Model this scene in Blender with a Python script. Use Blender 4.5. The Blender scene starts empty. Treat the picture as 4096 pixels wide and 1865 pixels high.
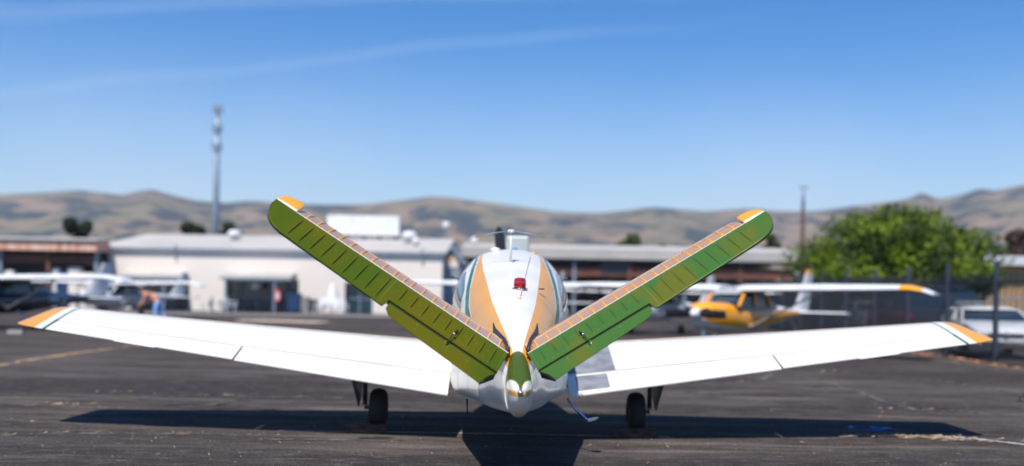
import bpy, bmesh, math, random
from mathutils import Vector, Matrix
R = math.radians
random.seed(7)
SC = bpy.context.scene
COL = SC.collection

# ------------------------------------------------------------------ camera
CAM_H = 1.5
ROLL = R(1.0)
LENS = 35.0
cd = bpy.data.cameras.new("camera")
cam = bpy.data.objects.new("camera", cd); COL.objects.link(cam)
cd.lens = LENS; cd.sensor_width = 36; cd.clip_start = 0.1; cd.clip_end = 20000
cd.shift_y = 236.1 / 4096
cam.matrix_world = Matrix.Translation((0, 0, CAM_H)) @ Matrix.Rotation(R(90), 4, 'X') @ Matrix.Rotation(ROLL, 4, 'Z')
cd.dof.use_dof = True
cd.dof.focus_distance = 7.2
cd.dof.aperture_fstop = 0.68
SC.camera = cam

# ------------------------------------------------------------------ sky and sun
SUN_DX, SUN_DY = 0.17, 0.52          # metres a shadow moves per metre of height
elev = math.atan(1 / math.hypot(SUN_DX, SUN_DY))
rot = math.atan2(-SUN_DX, -SUN_DY)
def bearing(u, v):
    """direction (metres per metre of distance) of a point surveyed at u,v on the 2576 wide print"""
    a = (u * 1.5901 - 2048) / 3982.2; b = -(v * 1.5901 - 1168.6) / 3982.2
    c, s = math.cos(ROLL), math.sin(ROLL)
    return Vector((c * a - s * b, 1, s * a + c * b))
W = bpy.data.worlds.new("World"); SC.world = W; W.use_nodes = True
nt = W.node_tree; N = nt.nodes; L = nt.links
for n in list(N): N.remove(n)
wo = N.new('ShaderNodeOutputWorld'); bg = N.new('ShaderNodeBackground'); sky = N.new('ShaderNodeTexSky')
sky.sky_type = 'NISHITA'; sky.sun_disc = False; sky.sun_elevation = elev; sky.sun_rotation = rot
sky.air_density = 1.0; sky.dust_density = 0.3; sky.ozone_density = 3.0; sky.altitude = 50
bg.inputs[1].default_value = 0.080
tc = N.new('ShaderNodeTexCoord')
def band(p, q, width, amount, seed):
    n = bearing(*p).cross(bearing(*q)).normalized()
    d = N.new('ShaderNodeVectorMath'); d.operation = 'DOT_PRODUCT'; L.new(tc.outputs['Generated'], d.inputs[0]); d.inputs[1].default_value = n
    wn = N.new('ShaderNodeTexNoise'); wn.inputs['Scale'].default_value = 3.0; wn.inputs['Detail'].default_value = 3
    mp = N.new('ShaderNodeMapping'); mp.inputs['Location'].default_value = (seed, seed, 0); L.new(tc.outputs['Generated'], mp.inputs[0]); L.new(mp.outputs[0], wn.inputs[0])
    a = N.new('ShaderNodeMath'); a.operation = 'MULTIPLY_ADD'; L.new(wn.outputs[0], a.inputs[0]); a.inputs[1].default_value = 0.05; a.inputs[2].default_value = -0.025
    s = N.new('ShaderNodeMath'); s.operation = 'ADD'; L.new(d.outputs['Value'], s.inputs[0]); L.new(a.outputs[0], s.inputs[1])
    ab = N.new('ShaderNodeMath'); ab.operation = 'ABSOLUTE'; L.new(s.outputs[0], ab.inputs[0])
    mr = N.new('ShaderNodeMapRange'); mr.interpolation_type = 'SMOOTHERSTEP'
    L.new(ab.outputs[0], mr.inputs[0]); mr.inputs[1].default_value = 0; mr.inputs[2].default_value = width; mr.inputs[3].default_value = amount; mr.inputs[4].default_value = 0
    m = N.new('ShaderNodeMath'); m.operation = 'MULTIPLY'; L.new(mr.outputs[0], m.inputs[0]); L.new(wn.outputs[0], m.inputs[1])
    return m.outputs[0]
b1 = band((250, 215), (1600, 80), 0.010, 0.15, 3)
fx = N.new('ShaderNodeSeparateXYZ'); L.new(tc.outputs['Generated'], fx.inputs[0])
fr = N.new('ShaderNodeMapRange'); L.new(fx.outputs[0], fr.inputs[0]); fr.inputs[1].default_value = 0.02; fr.inputs[2].default_value = 0.26; fr.inputs[3].default_value = 1; fr.inputs[4].default_value = 0
fm = N.new('ShaderNodeMath'); fm.operation = 'MULTIPLY'; L.new(b1, fm.inputs[0]); L.new(fr.outputs[0], fm.inputs[1]); b1 = fm.outputs[0]
b2 = band((0, 22), (900, -8), 0.012, 0.24, 9)
b3 = band((100, 640), (2500, 640), 0.24, 0.85, 21)
sm = N.new('ShaderNodeMath'); sm.operation = 'ADD'; L.new(b1, sm.inputs[0]); L.new(b2, sm.inputs[1])
sm2 = N.new('ShaderNodeMath'); sm2.operation = 'ADD'; L.new(sm.outputs[0], sm2.inputs[0]); L.new(b3, sm2.inputs[1])
mx = N.new('ShaderNodeMix'); mx.data_type = 'RGBA'; mx.blend_type = 'MIX'
L.new(sm2.outputs[0], mx.inputs['Factor']); L.new(sky.outputs[0], mx.inputs['A']); mx.inputs['B'].default_value = (5.6, 6.3, 7.2, 1)
hs = N.new('ShaderNodeHueSaturation'); hs.inputs['Hue'].default_value = .508; hs.inputs['Saturation'].default_value = 1.46; hs.inputs['Value'].default_value = 1.36; L.new(mx.outputs['Result'], hs.inputs['Color']); L.new(hs.outputs[0], bg.inputs[0]); L.new(bg.outputs[0], wo.inputs[0])

sd = bpy.data.lights.new("sun", 'SUN'); so = bpy.data.objects.new("sun", sd); COL.objects.link(so)
sd.energy = 4.6; sd.angle = R(0.53); sd.color = (1.0, 0.955, 0.89)
so.rotation_euler = Vector((SUN_DX, SUN_DY, -1)).to_track_quat('-Z', 'Y').to_euler()
so.location = (0, 0, 60)
SC.view_settings.view_transform = 'Standard'; SC.view_settings.look = 'None'
SC.view_settings.exposure = 0.45; SC.view_settings.gamma = 1
SC.render.engine = 'CYCLES'; SC.cycles.use_denoising = True
SC.cycles.max_bounces = 6; SC.cycles.sample_clamp_indirect = 8

# ------------------------------------------------------------------ helpers
def at(u, v, d):
    return Vector((0, 0, CAM_H)) + bearing(u, v) * d

class MB:
    """collects shapes, builds ONE mesh object"""
    def __init__(s): s.v = []; s.f = []; s.m = []; s.uv = {}
    def add(s, vs, fs, m=0):
        o = len(s.v); s.v += [tuple(p) for p in vs]
        for f in fs: s.f.append([o + i for i in f]); s.m.append(m)
    def box(s, c, d, m=0, mat=None, taper=1.0):
        vs = []
        for z in (-1, 1):
            k = taper if z > 0 else 1
            for y in (-1, 1):
                for x in (-1, 1):
                    p = Vector((x * d[0] / 2 * k, y * d[1] / 2 * k, z * d[2] / 2))
                    if mat: p = mat @ p
                    vs.append(Vector(c) + p)
        s.add(vs, [(0, 2, 3, 1), (4, 5, 7, 6), (0, 1, 5, 4), (2, 6, 7, 3), (0, 4, 6, 2), (1, 3, 7, 5)], m)
    def bev(s, c, d, b, m=0, mat=None):
        """box with bevelled edges"""
        bm = bmesh.new(); bmesh.ops.create_cube(bm, size=1)
        bmesh.ops.scale(bm, vec=d, verts=bm.verts)
        bmesh.ops.bevel(bm, geom=bm.edges[:], offset=b, segments=2, affect='EDGES', profile=0.5)
        bm.verts.index_update()
        s.add([Vector(c) + (mat @ v.co if mat else v.co) for v in bm.verts], [[v.index for v in f.verts] for f in bm.faces], m); bm.free()
    def loft(s, rings, m=0, closed=True, caps=True, fn=None):
        o = len(s.v); k = len(rings[0])
        for r in rings: s.v += [tuple(p) for p in r]
        for i in range(len(rings) - 1):
            for j in range(k if closed else k - 1):
                j2 = (j + 1) % k
                s.f.append([o + i * k + j, o + i * k + j2, o + (i + 1) * k + j2, o + (i + 1) * k + j])
                s.m.append(fn(i, j) if fn else m)
        if caps and closed:
            s.f.append([o + j for j in range(k)][::-1]); s.m.append(fn(0, 0) if fn else m)
            s.f.append([o + (len(rings) - 1) * k + j for j in range(k)]); s.m.append(fn(len(rings) - 2, 0) if fn else m)
    def tube(s, pts, r, m=0, n=8, caps=True):
        pts = [Vector(p) for p in pts]
        rr = r if isinstance(r, (list, tuple)) else [r] * len(pts)
        rings = []; up = Vector((0, 0, 1))
        for i, p in enumerate(pts):
            t = (pts[min(i + 1, len(pts) - 1)] - pts[max(i - 1, 0)]).normalized()
            a = t.cross(up if abs(t.z) < 0.95 else Vector((1, 0, 0))).normalized(); b = t.cross(a)
            rings.append([p + (a * math.cos(2 * math.pi * q / n) + b * math.sin(2 * math.pi * q / n)) * rr[i] for q in range(n)])
        s.loft(rings, m, True, caps)
    def lathe(s, prof, c, axis=(0, 0, 1), m=0, n=16, fn=None):
        ax = Vector(axis).normalized(); q = Vector((0, 0, 1)).rotation_difference(ax); rings = []
        for (r, h) in prof:
            rings.append([Vector(c) + q @ Vector((r * math.cos(2 * math.pi * k / n), r * math.sin(2 * math.pi * k / n), h)) for k in range(n)])
        s.loft(rings, m, True, True, fn)
    def prism(s, poly, axis, t, m=0):
        """poly: list of 3D points, extruded by vector axis*t"""
        a = Vector(axis) * t; k = len(poly)
        vs = [Vector(p) for p in poly] + [Vector(p) + a for p in poly]
        s.add(vs, [list(range(k))[::-1], list(range(k, 2 * k))] + [(i, (i + 1) % k, k + (i + 1) % k, k + i) for i in range(k)], m)
    def build(s, name, mats, parent=None, smooth=False, ang=None, fix=True):
        me = bpy.data.meshes.new(name); me.from_pydata(s.v, [], s.f); me.validate(clean_customdata=False)
        if not isinstance(mats, (list, tuple)): mats = [mats]
        for q in mats: me.materials.append(q)
        if len(me.polygons) == len(s.m): me.polygons.foreach_set('material_index', s.m)
        if fix:
            bm = bmesh.new(); bm.from_mesh(me); bmesh.ops.recalc_face_normals(bm, faces=bm.faces); bm.to_mesh(me); bm.free()
        if smooth or ang:
            me.polygons.foreach_set('use_smooth', [True] * len(me.polygons))
            if ang: me.set_sharp_from_angle(angle=R(ang))
        o = bpy.data.objects.new(name, me); COL.objects.link(o)
        if parent: o.parent = parent
        return o

def tag(o, label=None, cat=None, group=None, kind=None):
    for k, v in (('label', label), ('category', cat), ('group', group), ('kind', kind)):
        if v: o[k] = v
    return o
def empty(name, loc=(0, 0, 0), rz=0, label=None, cat=None, group=None, scale=1):
    o = bpy.data.objects.new(name, None); COL.objects.link(o); o.location = loc; o.rotation_euler = (0, 0, rz); o.scale = (scale,) * 3
    o.empty_display_size = 0.3
    return tag(o, label, cat, group)
def copy_tree(o, parent=None):
    c = o.copy(); COL.objects.link(c)
    if parent: c.parent = parent
    for ch in list(o.children): copy_tree(ch, c)
    return c
def lerp_tab(tab, x):
    if x <= tab[0][0]: return tab[0][1]
    for (a, b), (c, d) in zip(tab, tab[1:]):
        if x <= c: return b + (d - b) * (x - a) / (c - a)
    return tab[-1][1]
def smooth_tab(tab, x):
    """Catmull-Rom through the table"""
    n = len(tab)
    if x <= tab[0][0]: return tab[0][1]
    if x >= tab[-1][0]: return tab[-1][1]
    for i in range(n - 1):
        if x <= tab[i + 1][0]: break
    x0, y0 = tab[i]; x1, y1 = tab[i + 1]; h = x1 - x0; t = (x - x0) / h
    def sl(k):
        if k == 0: return (tab[1][1] - tab[0][1]) / (tab[1][0] - tab[0][0])
        if k == n - 1: return (tab[-1][1] - tab[-2][1]) / (tab[-1][0] - tab[-2][0])
        return (tab[k + 1][1] - tab[k - 1][1]) / (tab[k + 1][0] - tab[k - 1][0])
    m0, m1 = sl(i) * h, sl(i + 1) * h
    return (2*t**3-3*t*t+1)*y0 + (t**3-2*t*t+t)*m0 + (-2*t**3+3*t*t)*y1 + (t**3-t*t)*m1

# ------------------------------------------------------------------ materials
def mat(name, col, rough=0.5, metal=0.0, coat=0.0, col2=None, scale=2.0, detail=4, lo=0.4, hi=0.6, bump=0.0, bscale=60, stretch=(1, 1, 1), spec=0.5, rvar=0.0, emis=None, coords='Object'):
    col = tuple(min(.86, c * 1.3) for c in col); col2 = tuple(min(.84, c * 1.3) for c in col2) if col2 else None
    m = bpy.data.materials.new(name); m.use_nodes = True; t = m.node_tree; p = t.nodes['Principled BSDF']
    p.inputs['Base Color'].default_value = (*col, 1); p.inputs['Roughness'].default_value = rough; p.inputs['Metallic'].default_value = metal
    p.inputs['Coat Weight'].default_value = coat; p.inputs['Coat Roughness'].default_value = 0.06; p.inputs['Specular IOR Level'].default_value = spec
    tcn = t.nodes.new('ShaderNodeTexCoord'); mp = t.nodes.new('ShaderNodeMapping'); mp.inputs['Scale'].default_value = stretch
    t.links.new(tcn.outputs[coords], mp.inputs[0])
    if col2 is None: col2 = tuple(c * 0.86 for c in col)
    nz = t.nodes.new('ShaderNodeTexNoise'); nz.inputs['Scale'].default_value = scale; nz.inputs['Detail'].default_value = detail
    t.links.new(mp.outputs[0], nz.inputs[0])
    mr = t.nodes.new('ShaderNodeMapRange'); mr.inputs[1].default_value = lo; mr.inputs[2].default_value = hi; t.links.new(nz.outputs[0], mr.inputs[0])
    mx = t.nodes.new('ShaderNodeMix'); mx.data_type = 'RGBA'; mx.inputs['A'].default_value = (*col, 1); mx.inputs['B'].default_value = (*col2, 1)
    t.links.new(mr.outputs[0], mx.inputs['Factor']); t.links.new(mx.outputs['Result'], p.inputs['Base Color'])
    if rvar:
        a = t.nodes.new('ShaderNodeMath'); a.operation = 'MULTIPLY_ADD'; a.inputs[1].default_value = rvar; a.inputs[2].default_value = rough
        t.links.new(mr.outputs[0], a.inputs[0]); t.links.new(a.outputs[0], p.inputs['Roughness'])
    if bump:
        bn = t.nodes.new('ShaderNodeTexNoise'); bn.inputs['Scale'].default_value = bscale; bn.inputs['Detail'].default_value = 3
        t.links.new(mp.outputs[0], bn.inputs[0]); bp = t.nodes.new('ShaderNodeBump'); bp.inputs['Strength'].default_value = bump; bp.inputs['Distance'].default_value = 0.01
        t.links.new(bn.outputs[0], bp.inputs['Height']); t.links.new(bp.outputs[0], p.inputs['Normal'])
    if emis: p.inputs['Emission Color'].default_value = (*emis, 1); p.inputs['Emission Strength'].default_value = 1
    return m

M = {}
M['white'] = mat('white_paint', (.575, .552, .498), .28, coat=.25, col2=(.52, .495, .44), scale=1.2)
M['orange'] = mat('orange_paint', (.51, .235, .022), .3, coat=.15, spec=.35, col2=(.47, .225, .03), scale=2.5)
M['orange_gloss'] = mat('orange_paint_glossy', (.48, .225, .022), .3, coat=1.0, spec=.6, col2=(.44, .21, .03), scale=2.5)
M['green'] = mat('green_paint', (.040, .064, .002), .42, coat=.03, spec=.12, col2=(.070, .068, .001), scale=2.6, detail=3, lo=.42, hi=.62, stretch=(1, .5, 1))
M['green_r'] = mat('green_paint_sky_sheen', (.034, .088, .010), .34, coat=.14, spec=.3, col2=(.075, .082, .002), scale=3.6, detail=5, lo=.45, hi=.62, stretch=(1.6, .5, 1))  # right fin copy of the green, its brighter sky reflection put into the colour
M['pine'] = mat('dark_green_trim', (.010, .085, .045), .3, coat=.1, spec=.3)
M['seal'] = mat('black_rubber_seal', (.012, .015, .028), .55)
M['gap'] = mat('dark_gap', (.008, .008, .008), .8)
M['walk'] = mat('grey_walkway', (.105, .115, .135), .85, col2=(.165, .175, .195), scale=6, detail=6, lo=.40, hi=.62, bump=.3, bscale=300)
M['glass'] = mat('tinted_glass', (.012, .028, .045), .05, coat=.2, spec=.6)
M['tyre'] = mat('tyre_rubber', (.012, .012, .013), .75, bump=.2, bscale=80)
M['metal'] = mat('bare_metal', (.45, .46, .48), .3, metal=1)
M['steel'] = mat('blue_steel', (.22, .30, .45), .22, metal=1)
M['dkmetal'] = mat('dark_metal', (.04, .04, .045), .5, metal=.3)
M['prop'] = mat('black_propeller', (.010, .011, .014), .55, col2=(.02, .02, .025))
M['red'] = mat('red_lens', (.26, .002, .006), .08, coat=1)
M['wood'] = mat('weathered_wood', (.035, .018, .012), .85, col2=(.075, .042, .03), scale=8, stretch=(1, 6, 6))
M['asph2'] = mat('concrete_kerb', (.20, .19, .19), .9, scale=1.0)
M['cream'] = mat('cream_wall', (.625, .56, .49), .85, col2=(.585, .515, .45), scale=.25, lo=.3, hi=.7)
M['roofgrey'] = mat('grey_roof', (.34, .315, .285), .8, col2=(.29, .275, .255), scale=.4)
M['gutter'] = mat('blue_grey_gutter', (.19, .23, .28), .5)
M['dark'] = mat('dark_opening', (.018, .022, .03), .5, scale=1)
M['darkglass'] = mat('door_glass', (.014, .040, .055), .15, coat=.4)
M['rust'] = mat('rusty_roof_edge', (.42, .16, .09), .8, col2=(.62, .42, .33), scale=1.2, stretch=(3, 3, .4), lo=.35, hi=.62)
M['brown'] = mat('brown_beam', (.155, .062, .035), .85, col2=(.09, .035, .025), scale=.8, stretch=(1, 1, 3), lo=.35, hi=.6)
M['dkblue'] = mat('dark_blue_plastic', (.012, .035, .09), .5)
M['navy'] = mat('navy_paint', (.010, .014, .032), .22, coat=.6)
M['yellow'] = mat('yellow_paint', (.66, .285, .006), .25, coat=.4, col2=(.62, .25, .006))
M['silver'] = mat('silver_car_paint', (.52, .54, .56), .3, metal=.4, coat=.6)
M['whitecar'] = mat('white_car_paint', (.70, .72, .73), .28, coat=.6)
M['darkcar'] = mat('dark_grey_car_paint', (.028, .032, .042), .3, coat=.6)
M['redcar'] = mat('dark_red_car_paint', (.09, .012, .016), .3, coat=.6)
M['fence'] = mat('black_fence_paint', (.010, .012, .016), .6)
M['fencepost'] = mat('fence_post_paint', (.030, .038, .056), .5)
M['bark'] = mat('tree_bark', (.09, .06, .04), .9, scale=6)
M['skin'] = mat('skin', (.50, .24, .15), .55)
M['jeans'] = mat('light_blue_jeans', (.16, .30, .58), .8, col2=(.22, .36, .62))
M['shirt'] = mat('rust_shirt', (.50, .22, .16), .85)
M['hair'] = mat('brown_hair', (.05, .025, .015), .6)
M['rope'] = mat('pale_rope', (.55, .48, .42), .9)
M['plast'] = mat('white_plastic', (.50, .50, .50), .5)
M['galv'] = mat('galvanised_mast', (.20, .25, .30), .5, metal=.2)
M['antenna'] = mat('antenna_panel_grey', (.22, .30, .40), .5)
M['tan'] = mat('tan_corrugated_wall', (.52, .34, .17), .8, scale=.5)
M['lampred'] = mat('red_lamp', (.5, .01, .01), .3)
M['bluepaint'] = mat('bright_blue_paint', (.01, .22, .70), .7, col2=(.01, .12, .45), scale=9)
M['linewhite'] = mat('white_line_paint', (.60, .58, .56), .85, col2=(.25, .24, .23), scale=14, lo=.5, hi=.68)
M['lineyellow'] = mat('faded_yellow_line', (.36, .225, .09), .9, col2=(.07, .058, .05), scale=3.5, lo=.46, hi=.56)
M['sand'] = mat('sandy_strip', (.55, .44, .33), .95, scale=.5)
M['dirt'] = mat('pale_crack_dust', (.115, .10, .085), .95, col2=(.035, .032, .03), scale=7, lo=.42, hi=.6, coords='Object')
M['straw'] = mat('dry_straw', (.28, .205, .12), .9, col2=(.17, .125, .085), scale=30)
M['cabinet'] = mat('pale_cabinet', (.40, .44, .42), .45, coat=.2)

def asphalt():
    m = bpy.data.materials.new('asphalt'); m.use_nodes = True; t = m.node_tree; n = t.nodes; l = t.links; p = n['Principled BSDF']
    g = n.new('ShaderNodeNewGeometry')
    def noise(sc, det, st, rough=.55, off=0):
        mp = n.new('ShaderNodeMapping'); mp.inputs['Scale'].default_value = st; mp.inputs['Location'].default_value = (off, off * 2, 0); l.new(g.outputs['Position'], mp.inputs[0])
        z = n.new('ShaderNodeTexNoise'); z.inputs['Scale'].default_value = sc; z.inputs['Detail'].default_value = det; z.inputs['Roughness'].default_value = rough; l.new(mp.outputs[0], z.inputs[0]); return z.outputs[0]
    def rng(s, a, b, c=0, d=1):
        r = n.new('ShaderNodeMapRange'); l.new(s, r.inputs[0])
        for k, v in zip((1, 2, 3, 4), (a, b, c, d)): r.inputs[k].default_value = v
        return r.outputs[0]
    def mixc(f, a, b, bl='MIX'):
        x = n.new('ShaderNodeMix'); x.data_type = 'RGBA'; x.blend_type = bl
        if isinstance(f, float): x.inputs['Factor'].default_value = f
        else: l.new(f, x.inputs['Factor'])
        for nm, c in (('A', a), ('B', b)):
            if isinstance(c, tuple): x.inputs[nm].default_value = (*c, 1)
            else: l.new(c, x.inputs[nm])
        return x.outputs['Result']
    big = rng(noise(.55, 5, (.32, 1.25, 1), .6), .44, .58)
    worn = rng(noise(1.3, 7, (.3, 2.0, 1), .65, 4), .48, .64)
    c = mixc(big, (.025, .0205, .0185), (.047, .039, .0345))
    c = mixc(worn, c, (.118, .097, .082))
    ridge = rng(noise(.35, 3, (.25, 1, 1), .5, 11), .5, .62)
    c = mixc(ridge, c, (.022, .0185, .018))
    mid = rng(noise(7, 6, (.45, 1.2, 1), .75, 17), .5, .66)
    c = mixc(mid, c, (.085, .071, .062))
    oil = rng(noise(1.7, 3, (1, 1.3, 1), .5, 31), .66, .72)
    c = mixc(oil, c, (.014, .012, .012))
    agg = rng(noise(90, 2, (1, 1, 1), .7), .52, .74)
    c = mixc(agg, c, (.12, .10, .09))
    fine = rng(noise(35, 4, (1, 1, 1), .7, 3), .4, .6, .60, 1.45)
    mm = n.new('ShaderNodeVectorMath'); mm.operation = 'SCALE'; l.new(c, mm.inputs[0]); l.new(fine, mm.inputs['Scale'])
    l.new(mm.outputs[0], p.inputs['Base Color']); p.inputs['Roughness'].default_value = .88; p.inputs['Specular IOR Level'].default_value = .1
    bp = n.new('ShaderNodeBump'); bp.inputs['Strength'].default_value = .35; bp.inputs['Distance'].default_value = .006
    l.new(noise(110, 4, (1, 1, 1), .7), bp.inputs['Height']); l.new(bp.outputs[0], p.inputs['Normal'])
    return m
M['asphalt'] = asphalt()

def hillmat():
    m = bpy.data.materials.new('dry_hillside'); m.use_nodes = True; t = m.node_tree; n = t.nodes; l = t.links; p = n['Principled BSDF']
    g = n.new('ShaderNodeNewGeometry')
    def noise(sc, det, off=0, st=(1, 1, 1)):
        mp = n.new('ShaderNodeMapping'); mp.inputs['Location'].default_value = (off, off, 0); mp.inputs['Scale'].default_value = st; l.new(g.outputs['Position'], mp.inputs[0])
        z = n.new('ShaderNodeTexNoise'); z.inputs['Scale'].default_value = sc; z.inputs['Detail'].default_value = det; z.inputs['Roughness'].default_value = .6; l.new(mp.outputs[0], z.inputs[0]); return z.outputs[0]
    def rng(s, a, b):
        r = n.new('ShaderNodeMapRange'); l.new(s, r.inputs[0]); r.inputs[1].default_value = a; r.inputs[2].default_value = b; return r.outputs[0]
    def mixc(f, a, b):
        x = n.new('ShaderNodeMix'); x.data_type = 'RGBA'; l.new(f, x.inputs['Factor'])
        for nm, c in (('A', a), ('B', b)):
            if isinstance(c, tuple): x.inputs[nm].default_value = (*c, 1)
            else: l.new(c, x.inputs[nm])
        return x.outputs['Result']
    c = mixc(rng(noise(.004, 4), .4, .6), (.235, .155, .105), (.155, .135, .075))
    c = mixc(rng(noise(.010, 5, 300), .5, .62), c, (.115, .10, .06))
    c = mixc(rng(noise(.0085, 7, 900, (1, 1, 2.2)), .50, .545), c, (.028, .036, .038))
    l.new(c, p.inputs['Base Color']); p.inputs['Roughness'].default_value = 1; p.inputs['Specular IOR Level'].default_value = .05
    return m
M['hill'] = hillmat()
def leafmat(name, a, b):
    m = mat(name, a, .6, col2=b, scale=.9, detail=4, lo=.42, hi=.57)
    p = m.node_tree.nodes['Principled BSDF']; p.inputs['Specular IOR Level'].default_value = .3
    tr = m.node_tree.nodes.new('ShaderNodeBsdfTranslucent'); ad = m.node_tree.nodes.new('ShaderNodeMixShader'); ad.inputs[0].default_value = .3
    src = p.inputs['Base Color'].links[0].from_socket; m.node_tree.links.new(src, tr.inputs[0])
    m.node_tree.links.new(p.outputs[0], ad.inputs[1]); m.node_tree.links.new(tr.outputs[0], ad.inputs[2])
    m.node_tree.links.new(ad.outputs[0], m.node_tree.nodes['Material Output'].inputs[0]); return m
M['leaf'] = leafmat('bright_foliage', (.125, .175, .004), (.022, .046, .003))
M['leafdark'] = leafmat('dark_foliage', (.028, .042, .014), (.016, .026, .012))
M['leafolive'] = leafmat('olive_foliage', (.06, .075, .012), (.035, .05, .012))
M['leafbrown'] = leafmat('brown_foliage', (.07, .04, .028), (.045, .028, .02))

# ------------------------------------------------------------------ ground and hills
g = MB(); g.add([(-4700, -60, 0), (4700, -60, 0), (4700, 3600, 0), (-4700, 3600, 0)], [(0, 1, 2, 3)])
tag(g.build('ground', M['asphalt']), 'dark worn asphalt apron reaching to the hills', kind='structure')

RIDGE = [(-2000, 500), (-1400, 470), (-900, 495), (-400, 500), (0, 492), (60, 488), (130, 484), (200, 480), (260, 486), (310, 491), (375, 481), (420, 490), (480, 505), (560, 515), (640, 512), (720, 516),
         (800, 517), (900, 516), (1000, 509), (1094, 500), (1200, 511), (1300, 521), (1384, 533), (1480, 538), (1560, 534), (1646, 527), (1783, 534), (1872, 530), (1950, 533),
         (2060, 531), (2121, 524), (2230, 510), (2290, 500), (2318, 489), (2361, 503), (2421, 494), (2464, 482), (2503, 485), (2567, 473), (2700, 465), (3000, 480), (3500, 500), (4000, 470), (4700, 500)]
from mathutils import noise as MN
def build_hills():
    vs = []; fs = []
    nx, ny = 700, 46
    for j in range(ny):
        f = j / (ny - 1)
        d = 900 + 2500 * f
        for i in range(nx):
            u = -1900 + 6400 * i / (nx - 1)
            b = bearing(u, smooth_tab(RIDGE, u) - 3)
            top = b.z * 3000
            x = b.x * d
            s = max(0, min(1, (d - 900) / 2100)); env = s * s * (3 - 2 * s)
            if d > 3000: env = 1 - ((d - 3000) / 400) * .5
            nz = MN.fractal(Vector((x * .0016, d * .0016, 3.1)), 1.0, 2.1, 5)
            rg = MN.ridged_multi_fractal(Vector((x * .0021, d * .0013, 9.7)), 1.0, 2.0, 4, 1.0, 2.0)
            z = top * env + (nz * 34 - 4) * math.sin(math.pi * min(1, s)) ** .8 - rg * 40 * math.sin(math.pi * s) + (nz * 3 if s > .95 else 0)
            vs.append((x, d, max(z, -4 if s < .02 else 1)))
    for j in range(ny - 1):
        for i in range(nx - 1):
            a = j * nx + i; fs.append((a, a + 1, a + nx + 1, a + nx))
    m = MB(); m.add(vs, fs)
    tag(m.build('hills', M['hill'], smooth=True), 'dry brown hills with dark tree patches on the horizon', kind='structure')
build_hills()

# ------------------------------------------------------------------ ground markings
def ribbon(name, pts, w, m, z=.004, kind='structure', jit=0.0, sub=1, label=None):
    b = MB(); P = []
    for (p, q) in zip(pts, pts[1:]):
        for k in range(sub): P.append((p[0] + (q[0] - p[0]) * k / sub, p[1] + (q[1] - p[1]) * k / sub))
    P.append(pts[-1]); rings = []
    for i, p in enumerate(P):
        a = P[max(i - 1, 0)]; c = P[min(i + 1, len(P) - 1)]
        t = Vector((c[0] - a[0], c[1] - a[1])).normalized(); nn = Vector((-t.y, t.x))
        o = (random.uniform(-1, 1)) * jit; ww = w * (1 + random.uniform(-.5, .5) * (jit > 0))
        rings.append([(p[0] + nn.x * (o - ww / 2), p[1] + nn.y * (o - ww / 2), z), (p[0] + nn.x * (o + ww / 2), p[1] + nn.y * (o + ww / 2), z)])
    b.loft(rings, 0, closed=False, caps=False)
    return tag(b.build(name, m, fix=False), label, kind=kind)
def gp(u, v):
    b = bearing(u, v); k = -CAM_H / b.z
    return (b.x * k, b.y * k)
ribbon('white_line_marking', [gp(2340, 1096), gp(2420, 1101), gp(2500, 1110), gp(2640, 1126)], .042, M['linewhite'], sub=8, jit=.003, label='thin worn white line on the asphalt')
ribbon('white_line_marking', [gp(700, 1084), gp(1069, 1089), gp(1300, 1093), gp(1509, 1097), gp(1700, 1101)], .02, M['linewhite'], sub=12, jit=.004, label='thin pale line under the near airplane')
ribbon('yellow_line_marking', [gp(-40, 926), gp(60, 908), gp(180, 890), gp(300, 875), gp(360, 868)], .14, M['lineyellow'], sub=5, jit=.012, label='faded yellow taxi line on the asphalt')
ribbon('sandy_path', [gp(600, 806), gp(640, 806), gp(815, 811)], 1.6, M['sand'], label='pale sandy strip in front of the cream building')
ribbon('kerb_path', [gp(300, 787), gp(1140, 798)], 3.0, M['asph2'], z=.008, label='grey concrete strip along the cream building')
# blue painted ring lying in the wing shadow
rb = MB(); c0 = gp(2187, 1078)
for rr_, w_, ox in ((.20, .035, -.02), (.10, .05, .13)):
    n_ = 28; rings = []
    for k in range(n_ + 1):
        a = 2 * math.pi * k / n_; ww = w_ * (1 + .45 * math.sin(a * 3 + ox * 9) + random.uniform(-.3, .3))
        rings.append([(c0[0] + ox + (rr_ - ww / 2) * math.cos(a) * 1.0, c0[1] + (rr_ - ww / 2) * math.sin(a) * .8, .005 + (rr_ < .15) * .003), (c0[0] + ox + (rr_ + ww / 2) * math.cos(a), c0[1] + (rr_ + ww / 2) * math.sin(a) * .8, .005 + (rr_ < .15) * .003)])
    rb.loft(rings, 0, closed=False, caps=False)
tag(rb.build('blue_ground_marking', M['bluepaint'], fix=False), 'bright blue painted ring in the wing shadow', kind='structure')

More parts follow.
